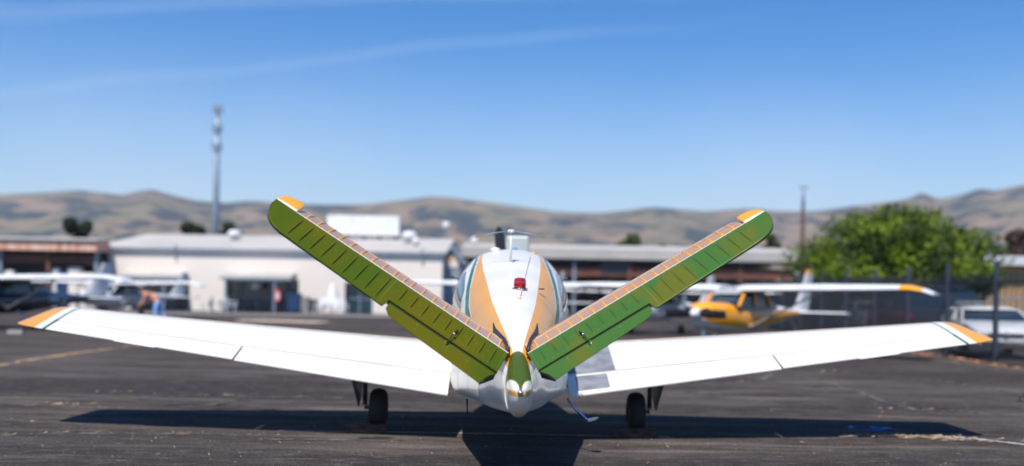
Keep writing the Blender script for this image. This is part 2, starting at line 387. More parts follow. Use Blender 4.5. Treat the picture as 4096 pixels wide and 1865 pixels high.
CR = [[(0, 1017), (120, 1019), (210, 1024), (330, 1026)],
      [(330, 1002), (470, 996), (560, 994), (640, 998), (780, 1000), (880, 1003)],
      [(0, 1096), (180, 1092), (330, 1091), (500, 1092), (640, 1094), (700, 1096)],
      [(660, 1107), (800, 1107), (900, 1108), (1000, 1112)],
      [(2015, 950), (2100, 968), (2160, 985), (2200, 1003), (2270, 1020), (2310, 1032), (2380, 1047)],
      [(2280, 1033), (2360, 1035), (2460, 1040), (2576, 1046)],
      [(1700, 967), (1830, 966), (1900, 958), (1935, 948), (1930, 938), (1880, 932)],
      [(1650, 992), (1760, 992), (1830, 990)],
      [(1960, 930), (2080, 938), (2240, 948), (2350, 958), (2440, 972), (2576, 992)],
      [(2250, 1099), (2340, 1102), (2440, 1110)],
      [(2300, 900), (2420, 918), (2500, 928), (2600, 938)],
      [(900, 1052), (1100, 1054), (1160, 1056)]]
straw = MB()
def blade(p, ln, w, ang=None, z=.012):
    a = random.uniform(0, math.pi) if ang is None else ang
    d = Vector((math.cos(a), math.sin(a))) * ln / 2; n_ = Vector((-math.sin(a), math.cos(a))) * w / 2
    straw.add([(p[0] - d.x - n_.x, p[1] - d.y - n_.y, z), (p[0] + d.x - n_.x, p[1] + d.y - n_.y, z + random.uniform(0, .02)), (p[0] + d.x + n_.x, p[1] + d.y + n_.y, z + random.uniform(0, .02)), (p[0] - d.x + n_.x, p[1] - d.y + n_.y, z)], [(0, 1, 2, 3)])
crk = MB()
for ci, line in enumerate(CR):
    pts = [gp(*q) for q in line]; dens = [46, 26, 60, 16, 42, 26, 34, 14, 40, 70, 30, 6][ci]
    P = []
    for a, b in zip(pts, pts[1:]):
        n_ = max(3, int(math.dist(a, b) / .09))
        for k in range(n_): P.append((a[0] + (b[0] - a[0]) * k / n_, a[1] + (b[1] - a[1]) * k / n_))
    off = 0; rings = []
    for i, p in enumerate(P):
        off = off * .85 + random.uniform(-.022, .022); w_ = random.uniform(.008, .05) * (.4 + .8 * abs(math.sin(i * .31 + ci)))
        a = P[max(i - 1, 0)]; c = P[min(i + 1, len(P) - 1)]; t = Vector((c[0] - a[0], c[1] - a[1])).normalized(); n2 = Vector((-t.y, t.x))
        rings.append([(p[0] + n2.x * (off - w_), p[1] + n2.y * (off - w_), .004 + .0004 * ci), (p[0] + n2.x * (off + w_), p[1] + n2.y * (off + w_), .004 + .0004 * ci)])
        for _ in range(2):
            if random.random() < dens / 110: blade((p[0] + random.gauss(0, .05), p[1] + off * n2.y + random.gauss(0, .035)), random.uniform(.02, .09), random.uniform(.003, .008), math.atan2(t.y, t.x) + random.gauss(0, .7))
    crk.loft(rings, 0, closed=False, caps=False)
tag(crk.build('pavement_cracks', M['dirt'], fix=False), 'pale dusty cracks running across the apron', kind='structure')
for _ in range(90):
    u = random.uniform(0, 2576); v = random.uniform(900, 1172); p = gp(u, v)
    blade(p, random.uniform(.015, .06), random.uniform(.003, .008))
for (u, v, n_) in ((160, 1019, 26), (300, 988, 12), (560, 996, 10), (2250, 1100, 60), (2340, 1102, 60), (2190, 1099, 30), (2440, 1111, 20), (2290, 1032, 14), (580, 1022, 10), (640, 1037, 6), (2420, 912, 40), (2080, 935, 16)):
    c = gp(u, v)
    for _ in range(n_): blade((c[0] + random.gauss(0, .22), c[1] + random.gauss(0, .06)), random.uniform(.04, .16), random.uniform(.005, .014), random.gauss(0, .4))
tag(straw.build('straw_litter', M['straw'], fix=False), 'bits of dry straw scattered over the asphalt', kind='stuff')
grit = MB()
for _ in range(260):
    p = gp(random.uniform(-20, 2596), random.uniform(930, 1180) if random.random() < .7 else random.uniform(1050, 1180)); r_ = random.uniform(.002, .006)
    grit.add([(p[0] - r_, p[1], 0), (p[0], p[1] - r_, 0), (p[0] + r_, p[1], 0), (p[0], p[1] + r_, 0), (p[0], p[1], r_ * 1.3)], [(0, 1, 4), (1, 2, 4), (2, 3, 4), (3, 0, 4)])
M['grit'] = mat('pale_grit', (.42, .40, .40), .6, col2=(.12, .11, .11), scale=1.7)
tag(grit.build('gravel_grit', M['grit'], fix=False), 'small pale grit on the asphalt', kind='stuff')
# ------------------------------------------------------------------ the butterfly tailed airplane
YAW = R(0.92)
PL = empty('light_airplane', (0.045, 6.25, 0), YAW, 'white light airplane with a green and orange V tail seen from behind', 'airplane')
OFF = Vector((0, 6.25, 0))
def fin(mb, name, mats, parent=PL, **k):
    """coordinates are given as lateral, distance from the camera station, height; stored relative to the root"""
    mb.v = [tuple(Vector(p) - OFF) for p in mb.v]
    return mb.build(name, mats, parent, **k)
T_W = [(6.0, .085), (6.45, .135), (7.0, .215), (7.9, .330), (8.7, .440), (9.4, .535), (9.95, .585), (10.8, .59), (11.6, .58), (12.4, .52), (13.0, .44), (13.35, .33)]
T_T = [(6.0, 1.06), (6.25, 1.095), (6.45, 1.13), (7.2, 1.29), (7.9, 1.445), (8.5, 1.575), (9.2, 1.72), (9.8, 1.845), (10.2, 1.915), (10.6, 1.95), (11.1, 1.93), (11.5, 1.80), (11.9, 1.62), (12.4, 1.56), (13.0, 1.51), (13.35, 1.44)]
T_B = [(6.0, .765), (6.45, .720), (7.0, .678), (7.9, .622), (8.7, .563), (9.5, .496), (9.95, .464), (11.0, .455), (12.0, .52), (12.8, .72), (13.35, .95)]
T_C = [(6.0, .95), (6.45, .97), (7.2, 1.03), (8.5, 1.12), (9.8, 1.2), (11.2, 1.2), (12.0, 1.12), (13.35, 1.18)]
T_NT = [(6.0, 2.0), (7.0, 2.12), (8.5, 2.35), (9.8, 2.5), (11.0, 2.5), (12, 2.5), (13.35, 2.2)]
T_NB = [(6.0, 3), (6.6, 5.0), (7.5, 9.0), (9.5, 10.0), (11, 9), (12.4, 4), (13.35, 2.4)]
def fsec(D, t, off=0.0):
    """point on the fuselage skin: t=0 top centre .. 1 bottom centre, right side"""
    w, zt, zb, zc = (smooth_tab(T, D) for T in (T_W, T_T, T_B, T_C)); a = t * math.pi
    if t <= .5:
        e = 2 / smooth_tab(T_NT, D); x = w * abs(math.sin(a)) ** e; z = zc + (zt - zc) * abs(math.cos(a)) ** e
    else:
        e = 2 / smooth_tab(T_NB, D); x = w * abs(math.sin(a)) ** e; z = zc - (zc - zb) * abs(math.cos(a)) ** e
    if off:
        d = Vector((x / (w * w), 0, (z - zc) / ((zt - zc) ** 2 if t <= .5 else (zc - zb) ** 2))).normalized()
        x += d.x * off; z += d.z * off
    return x, z
def t_of_x(D, x):
    w = smooth_tab(T_W, D); e = 2 / smooth_tab(T_NT, D)
    return math.asin(min(1, (x / w)) ** (1 / e)) / math.pi
B1 = [(6.0, .03), (6.45, .035), (7.2, .104), (7.9, .170), (8.55, .215), (9.7, .284), (10.5, .29), (11.2, .28), (13.35, .05)]
def bnd(D):
    t1 = t_of_x(D, min(smooth_tab(B1, D), smooth_tab(T_W, D) * .9))
    t2 = max(t1 + .02, t_of_x(D, lerp_tab([(8.6, .375), (9.0, .374), (9.6, .347), (10.1, .322), (10.8, .315), (11.5, .305), (13.35, .2)], D))) if D > 8.6 else max(t1 + .02, lerp_tab([(6.0, .25), (6.6, .29), (7.1, .36), (7.5, .40), (8.0, .385), (8.6, t_of_x(8.6, .375))], D))
    g = lerp_tab([(6.0, .0), (7.6, .0), (8.3, .07), (9.0, .048), (9.6, .03), (10.4, .014), (11, .006), (13.35, .004)], D)
    return [0, t1, t2, t2 + .009, t2 + .009 + g, t2 + .018 + g]
Ds = [6.0 + .05 * i for i in range(10)] + [6.5 + .1 * i for i in range(48)] + [11.3 + .1 * i for i in range(20)] + [13.3, 13.35]
def tcols(D):
    b = bnd(D); ts = []; segs = (5, 7, 1, 2, 1)
    for k in range(5):
        for q in range(segs[k]): ts.append(b[k] + (b[k + 1] - b[k]) * q / segs[k])
    nrest = 46
    for q in range(nrest + 1): ts.append(b[5] + (1 - b[5]) * q / nrest)
    return ts
mb = MB(); rings = []
for D in Ds:
    ts = tcols(D); right = [(fsec(D, t)[0], D, fsec(D, t)[1]) for t in ts]
    rings.append(right + [(-p[0], p[1], p[2]) for p in right[-2:0:-1]])
nr = len(tcols(9)); ntot = len(rings[0])
def fcol(i, j):
    k = j if j < nr - 1 else ntot - 1 - j
    D = Ds[i]
    if D > 12.6 and k > 4: return 0
    if k < 5: return 0
    if k < 12: return 1
    if k < 13: return 0
    if k < 15: return 2
    if k < 16: return 0
    return 0
mb.loft(rings, fn=fcol)
fin(mb, 'fuselage', [M['white'], M['orange'], M['pine']], ang=50)
# skin seams running round the rear fuselage
for D in (7.35, 8.15, 8.95, 9.75):
    s_ = MB(); rr = []
    for k in range(41):
        t = bnd(D)[1] + .008 + (.97 - bnd(D)[1]) * k / 40; a = fsec(D, t, .0012); b = fsec(D + .012, t, .0012); rr.append([(a[0], D, a[1]), (b[0], D + .012, b[1])])
    s_.loft(rr, closed=False, caps=False)
    s_.loft([[(-p[0], p[1], p[2]) for p in q] for q in rr], closed=False, caps=False)
    fin(s_, 'panel_seam', mat('seam_shade_%d' % int(D * 10), (.40, .22, .06), .4, col2=(.5, .3, .1)), fix=False)
# windows
def window(name, sg, corners, off=.004):
    """corners: (D,t) aft-low, fwd-low, fwd-high, aft-high"""
    w = MB(); rings = []; n = 10
    for i in range(n + 1):
        f = i / n; row = []
        lo = [corners[0][k] * (1 - f) + corners[1][k] * f for k in (0, 1)]; hi = [corners[3][k] * (1 - f) + corners[2][k] * f for k in (0, 1)]
        rnd = .18 * (1 - math.sqrt(max(0, 1 - max(0, abs(2 * f - 1) - .7) ** 2 / .09)))
        for q in range(9):
            h = rnd / 2 + (1 - rnd) * q / 8; D = lo[0] * (1 - h) + hi[0] * h; t = lo[1] * (1 - h) + hi[1] * h
            x, z = fsec(D, t, off); row.append((sg * x, D, z))
        rings.append(row)
    w.loft(rings, closed=False, caps=False)
    fin(w, name, M['glass'], smooth=True, fix=False)
for sg in (-1, 1):
    window('side_window', sg, [(8.95, .43), (9.9, .44), (9.9, .245), (9.2, .305)])
    window('side_window', sg, [(10.0, .43), (11.05, .43), (10.95, .17), (10.08, .212)])
    window('side_window', sg, [(11.12, .42), (11.7, .42), (11.5, .27), (11.05, .21)])
w = MB(); rings = []
for i in range(13):
    D = 11.12 + i * .07; row = []
    for q in range(-12, 13): x, z = fsec(D, abs(q) / 12 * .27, .004); row.append((math.copysign(x, q), D, z))
    rings.append(row)
w.loft(rings, closed=False, caps=False); fin(w, 'windshield', M['glass'], smooth=True, fix=False)

# tail cone with its green spine
mb = MB(); rings = []; ncol = 112; cD = [6.32, 6.2, 6.08, 5.98, 5.9, 5.82, 5.75, 5.69, 5.64, 5.60, 5.57, 5.55, 5.535, 5.525]
cw = [.076, .078, .079, .0785, .077, .0745, .071, .066, .060, .052, .043, .033, .022, .010]
ct = [1.125, 1.12, 1.105, 1.085, 1.065, 1.045, 1.03, 1.015, 1.003, .992, .983, .975, .966, .955]
cb = [.730, .735, .742, .750, .758, .768, .780, .797, .817, .84, .86, .88, .905, .925]
def dense(a): return [a[i] + (a[i + 1] - a[i]) * k / 5 for i in range(len(a) - 1) for k in range(5)] + [a[-1]]
cD, cw, ct, cb = dense(cD), dense(cw), dense(ct), dense(cb)
for D, w_, zt, zb in zip(cD, cw, ct, cb):
    zc = .945; row = []
    for k in range(ncol):
        a = 2 * math.pi * k / ncol; up = math.cos(a) > 0; e = .92 if up else .86
        x = w_ * math.copysign(abs(math.sin(a)) ** e, math.sin(a)); z = zc + ((zt - zc) if up else (zc - zb)) * math.copysign(abs(math.cos(a)) ** e, math.cos(a))
        row.append((x, D, z))
    rings.append(row)
gh = [.30, .31, .30, .29, .265, .22, .165, .12, .085, .06, .05, .05, .07, .08]; gh = dense(gh)
def tcol(i, j):
    f = min(j, ncol - j) / ncol
    if f < gh[i]: return 1
    z = (rings[i][j][2] + rings[i + 1 if i + 1 < len(rings) else i][(j + 1) % ncol][2]) / 2
    if rings[i][j][1] < 5.8 and .918 < z < .945: return 2
    return 0
mb.loft(rings, fn=tcol)
cone = fin(mb, 'tail_cone', [M['white'], M['green'], M['orange']], smooth=True)
mb = MB(); mb.lathe([(.006, 0), (.014, .002), (.017, .010), (.016, .018), (.012, .026), (.005, .031), (.001, .032)], (0, 5.535, .94), (0, -1, .1), n=18); fin(mb, 'tail_light', M['metal'], cone, smooth=True)
mb = MB(); mb.lathe([(.0, 0), (.025, .001), (.025, .006), (.0, .007)], (0, 5.541, .94), (0, -1, .1), n=18); fin(mb, 'light_mount', M['white'], cone, smooth=False)
mb = MB()
for sg in (-1, 1):
    mb.tube([(sg * .079, 6.3, 1.04), (sg * .083, 6.28, .95), (sg * .083, 6.27, .84), (sg * .06, 6.27, .755), (0, 6.27, .742)], .0035, n=6)
fin(mb, 'cone_seam', M['gap'])

# beads are raised ribs pressed into the skin
def vtail(sg, ang, defl, mgreen):
    A = Vector((.0575 * sg, 6.25, 1.1215)); A.x += 0
    s = Vector((sg * math.cos(R(ang)), 0, math.sin(R(ang)))); n = Vector((-sg * math.sin(R(ang)), 0, math.cos(R(ang))))
    fw = Vector((0, 1, 0))
    # ---- fixed stabilizer
    def SP(p, q, h): return A + s * p + fw * q + n * h
    mb = MB(); rings = []; ps = [.01 + .0525 * i for i in range(31)]
    prof_u = [(0.0, -.004), (.015, 0.0), (.10, .55), (.2, .85), (.32, 1.0), (.45, 1.0), (.6, .86), (.75, .55), (.88, .12), (.96, -.35), (1.0, -.85)]
    prof_l = [(.96, -1.35), (.85, -1.75), (.6, -2.1), (.3, -2.0), (.1, -1.6), (0.0, -1.3)]
    for p in ps:
        c = .93 - .33 * p / 1.6; cr = .036 - .010 * p / 1.6
        rings.append([SP(p, .012 + q * c, h * cr - .002) for q, h in prof_u + prof_l])
    mb.loft(rings, 0)
    st = fin(mb, 'stabilizer', [M['orange_gloss']], ang=40)
    nbo = [.872 + .0815 * k for k in range(9)]; nbi = [.075 + .0835 * k for k in range(9)]
    def ridge(mb, f, p0, q0, q1, w, h, m=0):
        rr = []
        for k in range(9):
            u = k / 8; q = q0 + (q1 - q0) * u; e = min(1, min(u, 1 - u) * 6)
            rr.append([f(p0 - w, q, -.001), f(p0 - w * .5, q, h * e * .8), f(p0, q, h * e), f(p0 + w * .5, q, h * e * .8), f(p0 + w, q, -.001)])
        mb.loft(rr, m, closed=False, caps=False)
    def crown(p, q):
        c = .93 - .33 * p / 1.6; cr = .036 - .010 * p / 1.6; x = (q - .012) / c
        return lerp_tab(prof_u[:8], x) * cr - .002
    mb = MB()
    for p in nbi + [.80] + nbo:
        ridge(mb, lambda a, q, h: SP(a, q, crown(a, q) + h), p, .015, .235, .009, .009)
    rr = []
    for k in range(31):   # raised spar lap
        p = .03 + 1.53 * k / 30; q = .235; rr.append([SP(p, q - .008, crown(p, q) - .001), SP(p, q, crown(p, q) + .003), SP(p, q + .02, crown(p, q) + .0005)])
    mb.loft(rr, 0, closed=False, caps=False)
    fin(mb, 'skin_rib', [M['orange']], st, smooth=True, fix=False)
    # ---- moving ruddervator, trailing edge drooped
    c = -fw * math.cos(R(defl)) - n * math.sin(R(defl)); m_ = n * math.cos(R(defl)) - fw * math.sin(R(defl))
    def RP(p, q, h): return A + s * p + c * q + m_ * h
    TE = [(0, .248), (.05, .246), (.79, .243), (.80, .330), (.81, .330), (1.18, .305), (1.42, .292), (1.56, .280), (1.61, .266), (1.65, .243), (1.685, .205), (1.71, .16), (1.728, .11), (1.738, .06), (1.742, .02)]
    def thick(q, te): return .003 + .046 * max(0, 1 - q / .36) ** .9
    ps = [.0, .05, .2, .35, .5, .65, .79, .8001, .85, .95, 1.05, 1.18, 1.3, 1.42, 1.5, 1.56, 1.585, 1.61, 1.63, 1.65, 1.668, 1.685, 1.70, 1.71, 1.72, 1.728, 1.734, 1.738, 1.742]
    mb = MB(); rings = []
    for p in ps:
        te = lerp_tab(TE, p) if p != .8001 else .330
        # the inboard edge is raked forward
        ins = .0
        qs = [0, .012, .05, .12, .18]; qs = [min(q, te * .96) for q in qs] + [te * .97, te]
        top = [RP(p + ins * 0, q, -.003 if q == 0 else 0.0) for q in qs]
        bot = [RP(p, q, -thick(q, te)) for q in qs[::-1]]
        rings.append(top + bot)
    ncol2 = len(rings[0])
    mb.loft(rings, fn=lambda i, j: 1 if j < 1 else 0)
    M['rivet'] = M.get('rivet') or mat('bare_rivet', (.16, .30, .12), .35, coat=.3)
    def rivet(p, q, rm=None):
        c_ = RP(p, q, 0); o_ = [c_ + (s * math.cos(a * 1.0472) + c * math.sin(a * 1.0472)) * .0025 for a in range(6)]
        (rm or mb).add(o_ + [c_ + m_ * .0016], [(k, (k + 1) % 6, 6) for k in range(6)], 2 if rm is None else 1)
    nbo = [.872 + .0815 * k for k in range(9)]; nbi = [.075 + .0835 * k for k in range(9)]
    for p in nbi + nbo:
        rivet(p + .041, .02); rivet(p, .022); rivet(p + .041, .11 if p < .8 else .12)
    for q in [.02 + .018 * k for k in range(17)]: rivet(.835, q)
    for k in range(9): rivet(.018, .02 + .024 * k)
    for k in range(20): rivet(.05 + k * .036, .205)
    rv = fin(mb, 'ruddervator', [mgreen, M['white'], M['rivet']], ang=30)
    # beads
    mb = MB()
    for p in nbi: ridge(mb, RP, p + .005, .040, .205, .008, .0095)
    for p in nbo: ridge(mb, RP, p, .040, lerp_tab(TE, p) - .016, .008, .0095)
    fin(mb, 'skin_rib', [mgreen], rv, smooth=True, fix=False)
    # worn edge strip along the trailing edge
    mb = MB(); rr = []
    for p in [.81 + .03 * k for k in range(28)] + [1.66, 1.685, 1.705, 1.72, 1.73, 1.737]:
        te = lerp_tab(TE, p); rr.append([RP(p, te - .017, .0008), RP(p, te - .002, .0028), RP(p + (.004 if p > 1.6 else 0), te + .003, -.002), RP(p, te, -.003)])
    mb.loft(rr, 0, closed=False, caps=False); fin(mb, 'edge_strip', mgreen, rv, smooth=True, fix=False)
    # trim tab
    mb = MB(); TT = [(.045, .437), (.20, .425), (.40, .410), (.60, .392), (.70, .382), (.738, .372), (.775, .325)]
    rings = []
    for p, te in TT:
        q0 = .270; tk = .030
        ph = p - (.05 if p < .1 else 0) * 0
        rings.append([RP(ph - (.035 if p < .1 else 0), q0, -.001), RP(ph, (q0 + te) / 2, .001), RP(ph + (.02 if p < .1 else 0), te, -.002), RP(ph + (.02 if p < .1 else 0), te, -.005), RP(ph, (q0 + te) / 2, -.022), RP(ph - (.035 if p < .1 else 0), q0, -tk)])
    mb.loft(rings, 0)
    for p0 in (.19, .335, .36, .56):
        for k in range(6): rivet(p0, .285 + .014 * k, mb)
    tab = fin(mb, 'trim_tab', [mgreen, M['rivet']], rv, ang=30)
    mb = MB(); mb.add([RP(.012, .246, -.012), RP(.79, .243, -.012), RP(.79, .272, -.016), RP(.012, .272, -.016)], [(0, 1, 2, 3)])
    fin(mb, 'tab_gap', M['gap'], rv, fix=False)
    # dark end plate of the tab
    mb = MB(); a_ = [RP(.008, .262, -.003), RP(.064, .437, -.003), RP(.060, .437, -.012), RP(.0, .262, -.052)]
    mb.prism(a_, s, -.004); fin(mb, 'tab_end_plate', M['gap'], tab)
    # trim actuator: fairing, rod and horn
    mb = MB(); px = .352
    rr = []
    for k in range(7):
        u = k / 6; wv = .018 * math.sin(math.pi * (.12 + .8 * u)); rr.append([RP(px + .006 + wv * math.cos(a), .265 + .045 * u, .003 + .010 * math.sin(math.pi * u) * math.sin(a)) for a in [math.pi * q / 6 for q in range(7)]])
    mb.loft(rr, 0, closed=False, caps=False)
    fin(mb, 'tab_fairing', [mgreen], tab, smooth=True, fix=False)
    mb = MB(); mb.tube([RP(px - .004, .155, .020), RP(px, .20, .022), RP(px + .003, .30, .016)], .0032, n=6); mb.tube([RP(px - .008, .125, .010), RP(px - .006, .165, .020)], .0065, n=6)
    fin(mb, 'trim_rod', M['gap'], rv, smooth=True)
    mb = MB(); mb.lathe([(.0, -.006), (.007, -.004), (.009, 0), (.007, .006), (.0, .008)], RP(px - .002, .20, .026), m_, n=8); fin(mb, 'rod_bolt', M['metal'], rv, smooth=True)
    # balance horn at the tip
    mb = MB(); rings = []
    for k, p in enumerate([1.592, 1.60, 1.62, 1.66, 1.70, 1.72, 1.733, 1.74]):
        cf = [.122, .127, .13, .125, .112, .095, .07, .035][k]; th = [.052, .056, .058, .056, .05, .042, .03, .014][k]
        rings.append([RP(p, .012, .001)] + [RP(p, -cf * (math.sin(math.pi / 2 * q / 8)), -.010 - th * .10 + th * .42 * math.cos(math.pi / 2 * q / 8)) for q in range(0, 9)] + [RP(p, -cf * (1 - q / 5), -.010 - th * .10 - th * .5 * math.sin(math.pi / 2 * min(1, q / 3))) for q in range(1, 5)] + [RP(p, .012, -.05)])
    mb.loft(rings, 0, fn=lambda i, j: 1 if j == 0 else 0)
    fin(mb, 'balance_horn', [M['orange'], M['white']], rv, ang=50)
    return A, s, n
vtail(-1, 32.7, 32.0, M['green'])
vtail(1, 31.9, 26.5, M['green_r'])
# rubber seals at the stabilizer roots
for sg in (-1, 1):
    mb = MB(); rr = []
    for (x, y, w_) in ((.160, 7.28, .010), (.152, 7.15, .024), (.135, 6.95, .030), (.112, 6.75, .030), (.090, 6.55, .030), (.072, 6.38, .028), (.064, 6.27, .024)):
        zf = fsec(y, t_of_x(y, min(x, smooth_tab(T_W, y) * .97)))[1]; zp = 1.1215 + .63 * (x - .0575) + .042 * min(1, (y - 6.25) / .2)
        z = max(zf, zp) + .004
        rr.append([(sg * (x - w_ / 2), y, z - .006), (sg * (x - w_ / 3), y, z + .012), (sg * (x + w_ / 3), y, z + .018), (sg * (x + w_ / 2), y, z + .006), (sg * (x + w_ / 2), y, z - .03), (sg * (x - w_ / 2), y, z - .03)])
    mb.loft(rr); fin(mb, 'root_seal', M['seal'], smooth=True)

# ---- wings
AF_U = [(0, 0), (.01, .022), (.03, .040), (.07, .060), (.12, .076), (.20, .092), (.235, .0955), (.27, .0975), (.285, .098), (.30, .098), (.40, .093), (.55, .076), (.70, .052), (.745, .0445), (.76, .042), (.88, .022), (1, .003)]
AF_L = [(1, -.003), (.88, -.012), (.76, -.020), (.5, -.042), (.3, -.052), (.15, -.05), (.05, -.035), (.01, -.015)]
def wsta(x):
    """trailing edge D, z ; chord; incidence ; thickness scale"""
    f = (x - .6) / 4.5
    return 9.95 + .42 * f, .468 + .61 * f, 2.1 - .98 * f, R(8.6 - 2.0 * f), 1.0 - .22 * f
def wp(sg, x, c, h):
    D, z, ch, inc, th = wsta(x); a = (1 - c) * ch
    return Vector((sg * x, D + a * math.cos(inc) - h * th * ch * math.sin(inc), z + a * math.sin(inc) + h * th * ch * math.cos(inc)))
def wsec(sg, x, c0, c1, shrink=1.0):
    up = [(c, h) for c, h in AF_U if c0 - 1e-6 <= c <= c1 + 1e-6]; lo = [(c, h) for c, h in AF_L if c0 - 1e-6 <= c <= c1 + 1e-6]
    return [wp(sg, x, c, h * shrink) for c, h in up + lo], up
def wing(sg):
    xs = [.45, .7, 1.0, 1.4, 1.8, 2.2, 2.6, 2.8, 3.2, 3.6, 4.0, 4.4, 4.72, 4.79, 4.815]
    HL = .76
    mb = MB(); rings = []
    for x in xs:
        ring, up = wsec(sg, x, 0, .745); 
        lo = [(c, h) for c, h in AF_L if c <= .5]
        ring = [wp(sg, x, c, h) for c, h in AF_U if c <= .746] + [wp(sg, x, .745, -.020)] + [wp(sg, x, c, h) for c, h in lo]
        rings.append(ring)
    nu = len([1 for c, h in AF_U if c <= .746])
    def wc(i, j):
        if xs[i] >= 4.815 - 1e-6: return 0
        if xs[i] >= 4.79 - 1e-6: return 2
        if j < nu - 1:
            c = AF_U[j + 1][0]
            if c <= .236: return 1
            if c <= .27: return 0
            if c <= .285: return 2
        if j >= nu + 3: return 1 if j >= nu + 5 else 0
        return 0
    mb.loft(rings, fn=wc)
    wg = fin(mb, 'wing', [M['white'], M['orange'], M['pine']], ang=45)
    # dark slot that shows in the hinge gap
    mb = MB(); mb.loft([[wp(sg, x, .7455, .026), wp(sg, x, .762, .026), wp(sg, x, .762, -.016), wp(sg, x, .7455, -.016)] for x in (.66, 2.0, 3.4, 4.88)]); fin(mb, 'hinge_gap', M['gap'], wg)
    def flap(name, x0, x1, droop, mats, parent, te=1.0, parts=6):
        mb = MB(); rings = []
        for k in range(parts + 1):
            x = x0 + (x1 - x0) * k / parts
            P = [(.757, .0415 - .008), (.760, .0415), (.80, .0355), (.88, .022), (te, .003 if te <= 1 else -.0005), (te, -.003), (.88, -.013), (.80, -.020), (.757, -.02)]
            ring = []
            for c, h in P: ring.append(wp(sg, x, c, h - droop * (c - .755)))
            rings.append(ring)
        mb.loft(rings); return fin(mb, name, mats, parent, ang=40)
    fl = flap('flap', .612, 2.795, .02, [M['white']], wg)
    al = flap('aileron', 2.815, 4.785, .0, [M['white']], wg)
    flap('aileron_tab', 3.62, 4.05, .0, [M['white']], al, te=1.022)
    # fine flap ribs
    for part, x0, x1 in ((fl, .75, 2.75), (al, 2.9, 4.7)):
        mb = MB(); k = x0
        while k < x1:
            mb.loft([[wp(sg, k - .006, c, h), wp(sg, k, c, h + .0016), wp(sg, k + .006, c, h)] for c, h in ((.79, .0372 - .02 * (.035) * (part is fl)), (.88, .0222 - .02 * .12 * (part is fl)), (.96, .0098 - .02 * .2 * (part is fl)))], closed=False, caps=False); k += .105
        fin(mb, 'skin_rib', M['white'], part, smooth=True, fix=False)
    # tip: white band then orange cap, green pin stripe inboard
    mb = MB(); rings = []; tx = [4.815, 4.90, 4.98, 5.04, 5.085, 5.11, 5.12]
    for k, x in enumerate(tx):
        e = [0, 0, .0, .012, .03, .055, .075][k]; th = [1, 1, .95, .78, .5, .2, .05][k]
        ring = []
        for c, h in AF_U + AF_L:
            cc = e + c * (1 - e) + (0 if c < .5 else 0)
            p = wp(sg, x, cc, h * th + (1 - th) * .012)
            if c > .7: p.y += (c - .7) * [0, 0, .02, .06, .12, .2, .26][k]
            ring.append(p)
        rings.append(ring)
    mb.loft(rings, fn=lambda i, j: 0 if i < 1 else 1)
    # green stripe on the aft part, over aileron root of the tip
    fin(mb, 'wing_tip', [M['white'], M['orange']], wg, ang=50)
    mb = MB(); mb.loft([[wp(sg, x, c, h + .0012) for c, h in AF_U if c >= .70] for x in (4.788, 4.818)], closed=False, caps=False); fin(mb, 'pin_stripe', M['pine'], wg, fix=False)
    # navigation light on the tip and fuel cap
    mb = MB(); mb.lathe([(.05, 0), (.05, .004), (.02, .008), (.0, .008)], wp(sg, 1.5, .30, .0975), (0, -.1, 1), n=16); fin(mb, 'fuel_cap', M['white'], wg, smooth=False)
    if sg > 0:
        mb = MB(); up = [(c, h) for c, h in AF_U if .27 <= c <= .746]
        mb.loft([[wp(1, x + (.0 if q == 0 else -.0), c, h + .002) for c, h in up] for q, x in enumerate((.58, .8, 1.0, 1.13))], closed=False, caps=False)
        fin(mb, 'wing_walk', M['walk'], wg, fix=False)
        mb = MB(); P = [(.782, .0388), (.83, .0306), (.88, .0222), (.955, .0102)]
        mb.loft([[wp(1, x, c, h - .02 * (c - .755) + .002) for c, h in P] for x in (.70, .85, 1.03)], closed=False, caps=False)
        fin(mb, 'wing_walk', M['walk'], fl, fix=False)
    return wg
wing(-1); wing(1)

